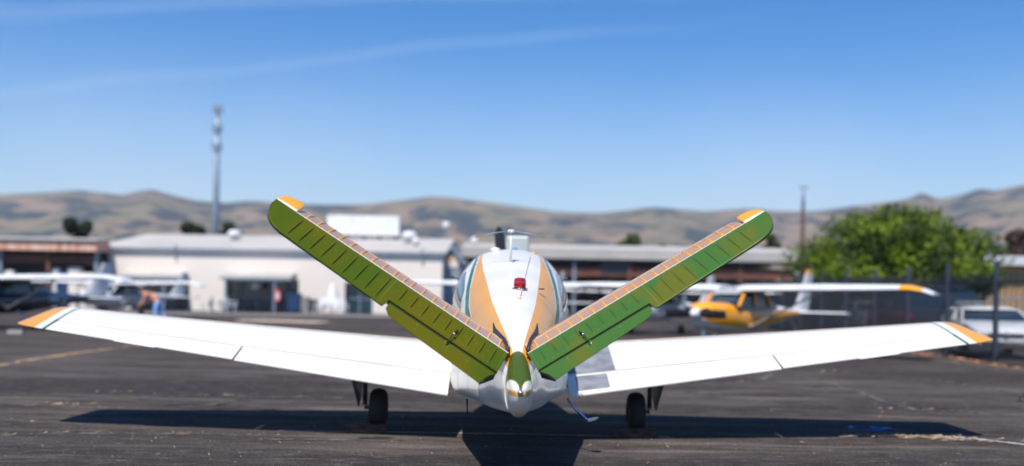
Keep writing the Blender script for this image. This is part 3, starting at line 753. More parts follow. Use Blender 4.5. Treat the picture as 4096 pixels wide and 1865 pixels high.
# ---- landing gear
def wheel(name, c, r, w, parent, hub='metal', axis=(1, 0, 0)):
    mb = MB(); pr = []
    for k in range(13):
        a = -math.pi / 2 + math.pi * k / 12; pr.append((r - w * .42 * (1 - math.cos(a)) * .8, w / 2 * math.sin(a)))
    pr = [(r * .5, -w * .36)] + pr + [(r * .5, w * .36)]
    mb.lathe(pr, c, axis, n=32)
    return mb, pr
for sg in (-1, 1):
    cx = sg * 1.385; cy = 10.72; r = .222
    g_ = MB(); g_.tube([(cx + sg * .155, cy + .05, .64), (cx + sg * .15, cy + .02, .50)], .036, n=12); g_.tube([(cx + sg * .15, cy + .02, .52), (cx + sg * .145, cy, .26)], .026, n=12)
    g_.tube([(cx + sg * .15, cy, .235), (cx - sg * .07, cy, .225)], .02, n=8)
    g_.tube([(cx + sg * .13, cy, .62), (cx + sg * .06, cy - .01, .63), (cx - sg * .06, cy + .02, .645)], .014, n=6)
    g_.tube([(cx + sg * .15, cy - .05, .30), (cx + sg * .14, cy - .11, .38), (cx + sg * .15, cy - .05, .46)], .012, n=6)
    g_.bev((cx + sg * .11, cy - .01, .63), (.05, .06, .05), .008); g_.bev((cx + sg * .115, cy - .02, .53), (.03, .03, .03), .005)
    leg = fin(g_, 'landing_gear_leg', M['dkmetal'], ang=40)
    mb, pr = wheel('wheel', (cx, cy, r), r, .175, leg); wh = fin(mb, 'wheel', M['tyre'], leg, ang=40)
    mb = MB(); mb.lathe([(.0, -.06), (.09, -.055), (.115, -.05), (.115, .05), (.09, .055), (0, .06)], (cx, cy, r), (1, 0, 0), n=24); fin(mb, 'rim', M['dkmetal'], wh, ang=30)
    mb = MB(); x0 = cx + sg * .20; pl = [(x0 + sg * .065, cy + .26, .665), (x0 + sg * .065, cy - .20, .60), (x0 + sg * .045, cy - .19, .50), (x0 - sg * .005, cy - .10, .255), (x0 - sg * .01, cy + .05, .36), (x0, cy + .16, .44), (x0 + sg * .02, cy + .23, .56)]
    mb.prism(pl, (sg * 1, 0, 0), .012); fin(mb, 'gear_door', M['dkmetal'])
    mb = MB()
    for kz in (.5, .58, .66): mb.tube([(x0 + sg * .012, cy - .13, kz + .02), (x0 + sg * .03, cy + .15, kz)], .007, n=5)
    fin(mb, 'door_stiffener', M['dkmetal'])
g_ = MB(); g_.tube([(0, 12.55, .75), (0, 12.62, .2)], .035, n=10); g_.tube([(-.07, 12.62, .2), (.07, 12.62, .2)], .015, n=6); nl = fin(g_, 'nose_gear_leg', M['metal'], ang=40)
mb, pr = wheel('wheel', (0, 12.62, .19), .19, .13, nl); fin(mb, 'wheel', M['tyre'], nl, ang=40)
# ---- propeller
mb = MB(); mb.lathe([(.17, -.02), (.17, .02), (.155, .10), (.12, .19), (.07, .26), (.02, .30), (.0, .302)], (0, 13.36, 1.27), (0, 1, 0), n=24); sp = fin(mb, 'spinner', M['white'], smooth=True)
for a0 in (R(6.5), R(186.5)):
    mb = MB(); rings = []
    for k in range(15):
        u = k / 14; rr_ = .10 + 1.015 * u; ch = (.05 + .085 * math.sin(math.pi * min(1, .12 + u * .75))) * (1 if u < .93 else math.sqrt(max(.02, 1 - ((u - .93) / .075) ** 2))); tw = R(62 - 42 * u); th = .016 * (1 - u * .7) + .004
        d = Vector((-math.sin(a0), 0, math.cos(a0))); e = Vector((math.cos(a0), 0, math.sin(a0)))
        ring = []
        for (cc, hh) in ((-.5, 0), (-.3, .8), (0, 1), (.3, .7), (.5, 0), (.3, -.3), (0, -.4), (-.3, -.3)):
            ring.append(Vector((0, 13.46, 1.27)) + d * rr_ + (e * math.cos(tw) + Vector((0, 1, 0)) * math.sin(tw)) * cc * ch * 1.35 + (Vector((0, 1, 0)) * math.cos(tw) - e * math.sin(tw)) * hh * th)
        rings.append(ring)
    mb.loft(rings); fin(mb, 'propeller_blade', M['prop'], ang=60)
# ---- things on the roof
def top(D, x=0.0, off=0): 
    t = t_of_x(D, abs(x)); xx, z = fsec(D, t, off); return Vector((x, D, z))
p = top(8.28, .052); mb = MB(); mb.lathe([(.0, -.01), (.064, -.008), (.066, .006), (.058, .009), (.0, .010)], p, (.0, -.1, 1), n=28); bc = fin(mb, 'beacon_base', M['metal'], ang=30)
mb = MB(); mb.lathe([(.051, .008), (.0515, .03), (.050, .066), (.047, .082), (.037, .091), (.018, .095), (.0, .096)], p, (.0, -.1, 1), n=28); fin(mb, 'beacon_lens', M['red'], bc, smooth=True)
p = top(9.45, -.012); tp = p + Vector((.0, 0.02, .305)); mb = MB(); mb.lathe([(.04, -.004), (.038, .003), (.018, .008), (.0, .009)], p, (0, -.15, 1), n=16); an = fin(mb, 'antenna_mount', M['white'], smooth=True)
mb = MB(); mb.tube([p, tp], [.0125, .010], n=10); mb.lathe([(.0, -.016), (.03, -.012), (.036, 0), (.03, .012), (.0, .016)], tp, n=14); fin(mb, 'antenna_mast', M['white'], an, smooth=True)
for sg in (-1, 1):
    mb = MB(); mb.tube([tp + Vector((sg * .02, 0, 0)), tp + Vector((sg * .16, -.03, -.020)), tp + Vector((sg * .325, -.05, -.060))], [.0065, .0055, .0042], n=6)
    mb.lathe([(0, 0), (.009, .003), (.009, .014), (0, .017)], tp + Vector((sg * .325, -.05, -.060)), (sg, 0, -.1), n=8); fin(mb, 'antenna_arm', M['galv'], an, smooth=True)
pa = top(7.92, .045); pb = top(9.9, .19, .02); mb = MB(); mb.tube([pa, pa + Vector((0, 0, .02)), pb], .0028, n=5); mb.lathe([(.014, 0), (.010, .012), (.003, .022)], pa, n=8); fin(mb, 'wire_antenna', M['rope'], smooth=True)
p = top(10.35, -.16); mb = MB(); mb.lathe([(.055, -.01), (.05, .02), (.03, .035), (.0, .04)], p, n=14); fin(mb, 'roof_blister', M['white'], smooth=True)
p = top(10.6, .25); mb = MB(); mb.lathe([(.03, -.01), (.03, .012), (.0, .02)], p, n=10); fin(mb, 'roof_knob', M['orange'], smooth=True)
# cabin air scoops, boarding step, drain mast
mb = MB(); mb.bev((.235, 8.33, 1.53), (.05, .035, .012), .004); fin(mb, 'static_port', M['dkmetal'])
for sg in (-1, 1):
    mb = MB(); mb.tube([(sg * .53, 11.2, 1.62), (sg * .64, 11.15, 1.655)], .010, n=6); mb.lathe([(.0, -.02), (.022, -.015), (.022, .015), (0, .02)], (sg * .64, 11.15, 1.655), (0, 1, 0), n=12); fin(mb, 'air_probe', M['dkmetal'], smooth=True)
mb = MB(); mb.tube([(.55, 9.45, .50), (.60, 9.42, .43), (.735, 9.30, .31)], [.012, .014, .012], n=8); stp = fin(mb, 'boarding_step', M['steel'], smooth=True)
mb = MB(); mb.prism([(.725, 9.34, .31), (.735, 9.24, .305), (.80, 9.22, .325), (.835, 9.29, .335), (.80, 9.34, .325)], (0, 0, 1), .012); fin(mb, 'step_pad', M['metal'], stp)
mb = MB(); mb.tube([(-.39, 9.0, .53), (-.385, 8.98, .39)], [.010, .006], n=6); fin(mb, 'drain_mast', M['gap'], smooth=True)
mb = MB()
mb.tube([(.565, 9.72, 1.02), (.64, 9.70, 1.03), (.65, 9.70, .96), (.575, 9.72, .93)], .012, n=6); fin(mb, 'grab_handle', M['metal'], smooth=True)

# wheel chocks are things of their own
def root_pt(x, D, z): return Matrix.Translation((0.045, 6.25, 0)) @ Matrix.Rotation(YAW, 4, 'Z') @ (Vector((x, D, z)) - OFF)
for sg, lab in ((-1, 'rusty brown wheel chock behind the left main wheel'), (1, 'dark wheel chock behind the right main wheel')):
    c = root_pt(sg * 1.42, 10.47, 0)
    ch = empty('wheel_chock', c, YAW, lab, 'wheel chock', 'chocks at the main wheels')
    mb = MB(); mb.prism([(-.28, -.07, 0), (-.28, .07, 0), (-.28, .05, .085), (-.28, -.03, .085)], (1, 0, 0), .42); mb.build('block', M['wood'], ch)
    mb = MB(); mb.prism([(-.22, -.075, 0), (-.22, -.09, 0), (-.22, -.085, .045), (-.22, -.06, .06)], (1, 0, 0), .32); mb.build('front_board', M['wood'], ch)

# ------------------------------------------------------------------ trees
def leaf_cloud(mb, blobs, nleaf, size, seed, flat=.8):
    rd = random.Random(seed); tot = sum(b[3] ** 2 for b in blobs)
    for (x, y, z, r) in blobs:
        k = int(nleaf * r * r / tot)
        for _ in range(k):
            d = Vector((rd.gauss(0, 1), rd.gauss(0, 1), rd.gauss(0, 1) + .15)).normalized()
            rr = r * rd.uniform(.45, 1.12) ** .6
            p = Vector((x, y, z)) + Vector((d.x * rr, d.y * rr, d.z * rr * flat))
            s = size * rd.uniform(.6, 1.5)
            a = Vector((rd.gauss(0, 1), rd.gauss(0, 1), rd.gauss(0, 1))).normalized(); n_ = (d + a * .7).normalized()
            t = n_.cross(a).normalized(); b = n_.cross(t)
            mb.add([p - t * s * .5, p + b * s * .32, p + t * s * .5, p - b * s * .32], [(0, 1, 2, 3)])
def tree(name, label, x, y, h, w, m, seed, nleaf=2500, size=.3, trunk=.25, low=.25, shape='round', group=None, nb=26, depth=None):
    """thing > trunk, crown"""
    rd = random.Random(seed); dp = depth or w
    t = empty(name, (x, y, 0), rd.uniform(0, 6) if depth is None else 0, label, 'tree', group)
    tr = MB(); tr.tube([(0, 0, 0), (.05 * w * rd.uniform(-.3, .3), 0, h * low), (0, .03, h * .62), (.02, 0, h * .9)], [trunk, trunk * .75, trunk * .4, .02], n=8)
    blobs = []
    for k in range(nb):
        f = (k + .5) / nb
        if shape == 'cone':
            z = h * (low + (1 - low) * f); rad = w / 2 * (1 - f) ** .75 * rd.uniform(.7, 1.1); a = rd.uniform(0, 6.28); q = rad * .55
            blobs.append((math.cos(a) * q, math.sin(a) * q, z - h * .03, max(.2, rad * .62)))
        else:
            a = rd.uniform(0, 6.28); q = math.sqrt(rd.random()) * .5; zz = rd.uniform(0, 1)
            prof = (math.sin(math.pi * (.16 + .80 * zz))) ** .7
            bx, by = math.cos(a) * q * w * prof, math.sin(a) * q * dp * prof; r = max(w * rd.uniform(.06, .175), min(.8, w * .25))
            blobs.append((bx, by, h * low + (h * (1 - low) - r) * zz, r))
            if k % 2 == 0: tr.tube([(0, 0, h * low * rd.uniform(.8, 1.3)), (bx * .5, by * .5, (h * low + blobs[-1][2]) / 2), (bx * .95, by * .95, blobs[-1][2])], [trunk * .4, trunk * .22, .02], n=5)
    tr.build('trunk', M['bark'], t, smooth=True)
    cr = MB(); leaf_cloud(cr, blobs, nleaf, size, seed + 1); cr.build('crown', m, t, fix=False)
    return t
def sp(u, d): b = bearing(u, 700); return b.x * d
# big tree: a broad dome built of named heights
tree('leafy_tree', 'big bright green broad tree behind the black fence', sp(2255, 47), 47, 6.3, 9.6, M['leaf'], 11, 24000, .20, .3, .14, nb=70, depth=6)
tree('leafy_tree', 'lower green tree side crown beside the tan wall behind the fence', sp(2420, 44), 44, 3.7, 4.2, M['leaf'], 12, 7000, .2, .2, .12, nb=22)
tree('leafy_tree', 'low green growth at the left foot of the big green tree', sp(2085, 46), 46, 3.4, 2.8, M['leaf'], 17, 4000, .2, .18, .12, nb=16)
tree('conifer_tree', 'taller dark conifer of the pair behind the left hangar', sp(186, 110), 110, 9.6, 2.7, M['leafdark'], 13, 4200, .42, .3, .1, 'round', 'dark conifers behind the left hangar', nb=22)
tree('conifer_tree', 'slimmer dark conifer of the pair behind the left hangar', sp(219, 113), 113, 9.4, 2.0, M['leafdark'], 14, 3200, .40, .3, .1, 'round', 'dark conifers behind the left hangar', nb=22)
tree('bushy_tree', 'dark bush crown over the grey roof left of the mast', sp(480, 112), 112, 8.9, 4.6, M['leafdark'], 15, 3000, .4, .3, .2, nb=18)
tree('bushy_tree', 'dark bush crown over the grey roof right of the mast', sp(575, 112), 112, 9.3, 3.4, M['leafdark'], 16, 2600, .4, .3, .2, nb=18)
tree('bushy_tree', 'wide olive bush crown over the long hangar roof', sp(1592, 100), 100, 7.9, 4.0, M['leafolive'], 18, 2600, .35, .3, .2, nb=18)
tree('bushy_tree', 'small olive crown beside the wide one over the hangar roof', sp(1645, 100), 100, 7.6, 2.6, M['leafolive'], 19, 1500, .35, .2, .2, nb=12)
tree('bushy_tree', 'small olive tree over the right end of the long hangar roof', sp(1935, 100), 100, 8.0, 2.4, M['leafolive'], 20, 1500, .35, .2, .2, nb=12)
tree('bushy_tree', 'reddish brown bush above the pale roof at the right edge', sp(2565, 90), 90, 8.2, 4.6, M['leafbrown'], 21, 3500, .35, .3, .2, nb=22)

# ------------------------------------------------------------------ communication mast and poles
t = empty('communication_mast', (sp(540, 105), 105, 0), 0, 'tall grey communication mast with three antenna rings', 'mast')
mb = MB(); mb.tube([(0, 0, 0), (0, 0, 10), (0, 0, 20.6)], [.42, .35, .27], n=14); mb.build('mast_pole', M['galv'], t, smooth=True)
for k, z in enumerate((16.3, 18.2, 20.3)):
    mb = MB()
    for a in range(3):
        an = a * 2.094 + .5; mb.tube([(0, 0, z), (math.cos(an) * .5, math.sin(an) * .5, z)], .05, n=5)
    mt = mb.build('antenna_bracket', M['galv'], t)
    for a in range(6):
        an = a * 1.047 + .5; mb = MB(); mb.bev((math.cos(an) * .48, math.sin(an) * .48, z), (.16, .12, .9), .03, mat=Matrix.Rotation(an, 3, 'Z')); mb.build('antenna_panel', M['antenna'], mt)
for (x, z, s, m_) in ((-.62, 5.9, .5, 'plast'), (-1.0, 5.5, .45, 'galv'), (-.6, 4.7, .42, 'cream')):
    mb = MB(); mb.lathe([(.0, 0), (s * .6, .02), (s * .8, .18), (s * .8, .22), (0, .2)], (x, -.55, z), (0, -1, 0), n=14); mb.build('dish', M[m_], t, smooth=True)
t = empty('utility_pole', (sp(2017, 78), 78, 0), 0, 'thin reddish brown utility pole left of the big green tree', 'pole')
mb = MB(); mb.tube([(0, 0, 0), (0, 0, 8.4)], [.19, .15], n=8); mb.build('pole', M['wood'], t, smooth=True)
mb = MB(); mb.tube([(0, 0, 8.4), (0, 0, 10.3)], [.13, .11], n=8); mb.build('pole_top', M['galv'], t, smooth=True)
mb = MB(); mb.bev((0, -.12, 10.05), (.7, .05, .05), .01); ca = mb.build('crossarm', M['wood'], t)
for x in (-.3, .3):
    mb = MB(); mb.lathe([(.03, 0), (.05, .05), (.05, .12), (.02, .16), (0, .16)], (x, -.12, 10.08), n=8); mb.build('insulator', M['galv'], ca, smooth=True)

# ------------------------------------------------------------------ cream building
BY = 62.0
b = empty('cream_building', (0, BY, 0), 0, 'long low cream building with grey roof and dark doorways', 'building')
XL, XR = sp(246, BY), sp(1112, BY)
doors = [(sp(330, BY), sp(477, BY), 2.15), (sp(571, BY), sp(752, BY), 1.98), (sp(868, BY), sp(938, BY), 1.95)]
wallh = 3.78
mb = MB(); x = XL
for (a, c, h) in doors:
    mb.box(((x + a) / 2, .15, wallh / 2), (a - x, .3, wallh)); mb.box(((a + c) / 2, .15, (wallh + h) / 2), (c - a, .3, wallh - h)); x = c
mb.box(((x + XR) / 2, .15, wallh / 2), (XR - x, .3, wallh))
mb.box((XL + .15, 9.3, wallh / 2), (.3, 18, wallh)); mb.box((XR - .15, 9.3, wallh / 2), (.3, 18, wallh)); mb.box(((XL + XR) / 2, 18.4, wallh / 2), (XR - XL, .2, wallh))
mb.build('wall', M['cream'], b)
for q, (a, c, h) in enumerate(doors):
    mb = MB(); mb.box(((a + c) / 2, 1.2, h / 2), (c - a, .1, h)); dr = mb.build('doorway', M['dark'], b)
    mb = MB(); n_ = (3, 5, 2)[q]
    for k in range(n_ + 1):
        xx = a + (c - a) * k / n_; mb.box((xx, .4, h / 2), (.07, .08, h))
    mb.box(((a + c) / 2, .4, h - .05), (c - a, .07, .1)); mb.box(((a + c) / 2, .4, .9), (c - a, .05, .06)); mb.build('door_frame', M['gutter'], dr)
    mb = MB(); mb.box(((a + c) / 2, .45, h / 2), (c - a - .05, .02, h - .1)); mb.build('door_glass', M['darkglass'], dr)
# awnings
for q, (a, c, z0, z1, d) in enumerate([(sp(318, BY), sp(470, BY), 2.0, 2.38, 1.3), (sp(570, BY), sp(745, BY), 2.05, 2.5, 1.5)]):
    mb = MB(); mb.prism([(a, 0, z1), (a, -d, z0 + .12), (a, -d, z0), (a, 0, z0)], (1, 0, 0), c - a); aw = mb.build('awning', M['roofgrey'], b)
    mb = MB(); mb.box(((a + c) / 2, -d - .02, z0 - .03), (c - a, .05, .12)); mb.build('awning_edge', M['gutter'], aw)
    mb = MB()
    for xx in (a + .35, c - 1.0): mb.box((xx, -d + .1, z0 / 2), (.12, .12, z0 - .04))
    mb.build('awning_post', M['galv'], aw)
mb = MB(); mb.prism([(XL - .4, -.08, wallh + .09), (XL - .4, 9.5, wallh + 1.45), (XL - .4, 19.2, wallh + .1), (XL - .4, 19.2, wallh + .004), (XL - .4, -.08, wallh + .004)], (1, 0, 0), XR - XL + .6)
rf = mb.build('roof', M['roofgrey'], b)
mb = MB(); mb.box(((XL + XR) / 2 - .1, -.15, wallh + .02), (XR - XL + .7, .14, .16)); mb.build('gutter', M['gutter'], rf)
for uu in (442, 1062):
    mb = MB(); mb.tube([(sp(uu, BY), -.1, wallh + .3), (sp(uu, BY), -.1, wallh - .5)], .07, n=6); mb.build('downpipe', M['gutter'], rf)
# round vents, sign board and lamps on the roof
for (u, v, d, w_, h_, lab) in ((590, 590, 68, .95, .62, 'wide white round roof vent right of the tall mast'), (1030, 595, 68, 1.1, .72, 'wide white round roof vent right of the white board'), (1046, 608, 66, .55, .5, 'small white round roof vent beside the wide one')):
    p = at(u, v, d); t = empty('roof_vent', (p.x, d, p.z - h_ / 2), 0, lab, 'vent', 'white vents on the cream building roof')
    mb = MB(); mb.lathe([(w_ * .2, 0), (w_ * .3, h_ * .12), (w_ * .48, h_ * .32), (w_ * .5, h_ * .55), (w_ * .42, h_ * .82), (w_ * .2, h_ * .98), (0, h_)], (0, 0, 0), n=18); mb.build('vent_cowl', M['plast'], t, smooth=True)
    mb = MB(); mb.lathe([(w_ * .18, -.5), (w_ * .18, .02)], (0, 0, 0), n=12); mb.build('vent_stem', M['galv'], t)
p0 = at(823, 591, 70); p1 = at(1005, 545, 70)
t = empty('roof_sign', ((p0.x + p1.x) / 2, 70, 4.6), 0, 'blank white rectangular board on posts above the grey roof', 'sign board')
mb = MB(); mb.bev((0, 0, (p0.z + p1.z) / 2 - 4.6), (p1.x - p0.x, .25, p1.z - p0.z), .03); mb.build('board', mat('bright_white_board', (.62, .62, .62), .5), t)
for k in range(5):
    mb = MB(); mb.box(((p1.x - p0.x) * (k / 4 - .5) * .9, .25, .3), (.22, .16, 2.2)); mb.build('post', M['wood'], t)
for (u, v, d, lab) in ((1122, 567, 78, 'round white lamp on a thin pole above the dark gable'), (1193, 606, 76, 'round white lamp low beside the propeller')):
    p = at(u, v, d); t = empty('globe_lamp', (p.x, d, 0), 0, lab, 'lamp', 'globe lamps on poles')
    mb = MB(); mb.tube([(0, 0, 0), (0, 0, p.z - .25)], .05, n=6); mb.build('lamp_post', M['galv'], t)
    mb = MB(); mb.lathe([(.1, -.3), (.22, -.22), (.3, 0), (.22, .22), (.0, .3)], (0, 0, p.z), n=16); mb.build('globe', M['plast'], t, smooth=True)
# dark gabled porch at the right end
gx0, gx1 = sp(1112, 64), sp(1158, 64); gz = 1.5 + (727 - 612) / 2504 * 64
t = empty('gabled_shed', ((gx0 + gx1) / 2, 64, 0), 0, 'small dark grey shed gable at the right end of the cream building', 'shed')
hw = (gx1 - gx0) / 2
mb = MB(); mb.prism([(-hw, 0, 0), (-hw, 0, gz - 1.0), (0, 0, gz - .15), (hw, 0, gz - 1.0), (hw, 0, 0)], (0, 1, 0), 5); mb.build('wall', M['gutter'], t)
mb = MB()
for s_ in (-1, 1): mb.prism([(s_ * (hw + .2), -.3, gz - 1.15), (0, -.3, gz), (0, -.3, gz - .2), (s_ * (hw + .2), -.3, gz - 1.32)], (0, 1, 0), 5.4)
mb.build('roof', M['gutter'], t)
mb = MB(); mb.box((0.05, -.03, gz - 1.05), (.75, .05, .75)); wn = mb.build('window', M['cream'], t)
mb = MB(); mb.box((-.05, -.06, gz - .85), (.35, .04, .3)); mb.build('blind', mat('orange_blind', (.6, .32, .12), .8), wn)

# ------------------------------------------------------------------ open hangars
def hangar(label, x0, x1, y, ztop, fasc, beam, beamz, base_things=None, nposts=6, topm='roofgrey', dep=12):
    t = empty('open_hangar', ((x0 + x1) / 2, y, 0), 0, label, 'hangar'); w_ = x1 - x0
    mb = MB(); mb.prism([(-w_ / 2, 0, ztop - fasc), (-w_ / 2, 0, ztop), (-w_ / 2, dep / 2, ztop + (.55 if dep > 5 else .15)), (-w_ / 2, dep, ztop), (-w_ / 2, dep, ztop - fasc)], (1, 0, 0), w_); mb.build('roof', M[topm], t)
    mb = MB(); mb.box((0, .6, (beamz[0] + beamz[1]) / 2), (w_ - .1, .25, beamz[1] - beamz[0])); mb.build('beam', M[beam], t)
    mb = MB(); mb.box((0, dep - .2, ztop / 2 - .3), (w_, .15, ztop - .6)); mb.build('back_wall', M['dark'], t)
    for k in range(nposts):
        mb = MB(); mb.box((-w_ / 2 + .2 + (w_ - .4) * k / (nposts - 1), .45, (ztop - fasc) / 2), (.2, .2, ztop - fasc)); mb.build('post', M['brown'] if k % 2 else M['galv'], t)
    return t
h1 = hangar('open hangar with rusty red roof edge at the left', sp(-260, 60), sp(243, 60), 60, 4.15, .62, 'brown', (2.72, 3.22), nposts=5, topm='rust', dep=1.9)
mb = MB(); w_ = sp(243, 60) - sp(-260, 60); mb.prism([(-w_ / 2 - .1, -.15, 4.14), (-w_ / 2 - .1, -.15, 4.22), (-w_ / 2 - .1, 1.8, 4.38), (-w_ / 2 - .1, 1.8, 4.30)], (1, 0, 0), w_ + .2); mb.build('roof_sheet', M['roofgrey'], h1)
h2 = hangar('long open hangar with pale roof behind the parked airplanes', sp(1158, 72), sp(2012, 72), 72, 4.72, .72, 'brown', (2.75, 3.45), nposts=7)
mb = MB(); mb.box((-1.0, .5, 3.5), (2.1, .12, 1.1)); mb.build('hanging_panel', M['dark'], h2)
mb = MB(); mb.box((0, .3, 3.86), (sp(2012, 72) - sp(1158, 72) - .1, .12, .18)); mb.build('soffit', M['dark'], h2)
# pale roofed tan building behind the fence
t = empty('tan_building', (sp(2620, 60), 60, 0), 0, 'tan slatted building with pale roof edge at the right edge', 'building')
mb = MB(); mb.box((0, 2, 1.75), (7.0, 4, 3.5)); mb.build('wall', M['tan'], t)
mb = MB()
for k in range(28): mb.box((-3.4 + k * .25, -.03, 1.75), (.1, .05, 3.4))
mb.build('slat_cladding', mat('tan_slat', (.40, .25, .12), .8), t)
mb = MB(); mb.bev((0, 1.8, 3.88), (7.6, 5, .56), .03); mb.build('roof', M['plast'], t)
t = empty('white_wall', (sp(2470, 52), 52, 0), 0, 'low white rail wall seen through the fence right of the tree', 'wall')
mb = MB(); mb.bev((0, 0, 1.62), (4.0, .12, .22), .02)
for k in range(5): mb.box((-1.9 + k * .95, 0, .78), (.12, .1, 1.5))
mb.build('rail', M['roofgrey'], t)

# ------------------------------------------------------------------ black picket fence
FX = 11.55
fy = [12.9, 15.7, 18.4, 21.1, 23.75, 26.4, 29.05, 31.7, 34.4, 37.1, 39.8, 42.5, 46, 50, 54]
t = empty('picket_fence', (FX, 0, 0), 0, 'black metal picket fence receding along the right side of the apron', 'fence')
for k, y in enumerate(fy):
    mb = MB(); mb.box((0, y, 1.2), (.085, .085, 2.4)); mb.box((0, y, 2.42), (.10, .10, .04)); mb.build('post', M['fencepost'], t)
    if k + 1 < len(fy):
        y2 = fy[k + 1]
        mb = MB(); n_ = int((y2 - y) / .115)
        for q in range(1, n_ + 1):
            yy = y + (y2 - y) * q / (n_ + 1); pw_ = .016 if k < 6 else .026; mb.box((0.03, yy, 1.12), (pw_, pw_ * 1.15, 2.1))
        mb.build('picket_panel', M['fence'], t)
        for z in (.18, 1.95):
            mb = MB(); mb.box((0.0, (y + y2) / 2, z), (.03, y2 - y - .085, .04)); mb.build('rail', M['fence'], t)
# litter drift at the fence foot
dl = MB(); rd = random.Random(5)
for k in range(260):
    y = rd.uniform(21, 31); x = FX - .12 - abs(rd.gauss(0, .16)) * (1 + math.sin(y * 1.7)); s = rd.uniform(.03, .09); a = rd.uniform(0, 6)
    dl.add([(x - s * math.cos(a), y - s * math.sin(a), .006), (x + s * .4 * math.sin(a), y - s * .4 * math.cos(a), .01 + rd.uniform(0, .03)), (x + s * math.cos(a), y + s * math.sin(a), .006), (x - s * .4 * math.sin(a), y + s * .4 * math.cos(a), .01)], [(0, 1, 2, 3)])
tag(dl.build('dry_leaf_litter', mat('dry_leaves', (.42, .20, .10), .9), fix=False), 'dry orange leaves drifted along the fence foot', kind='stuff')

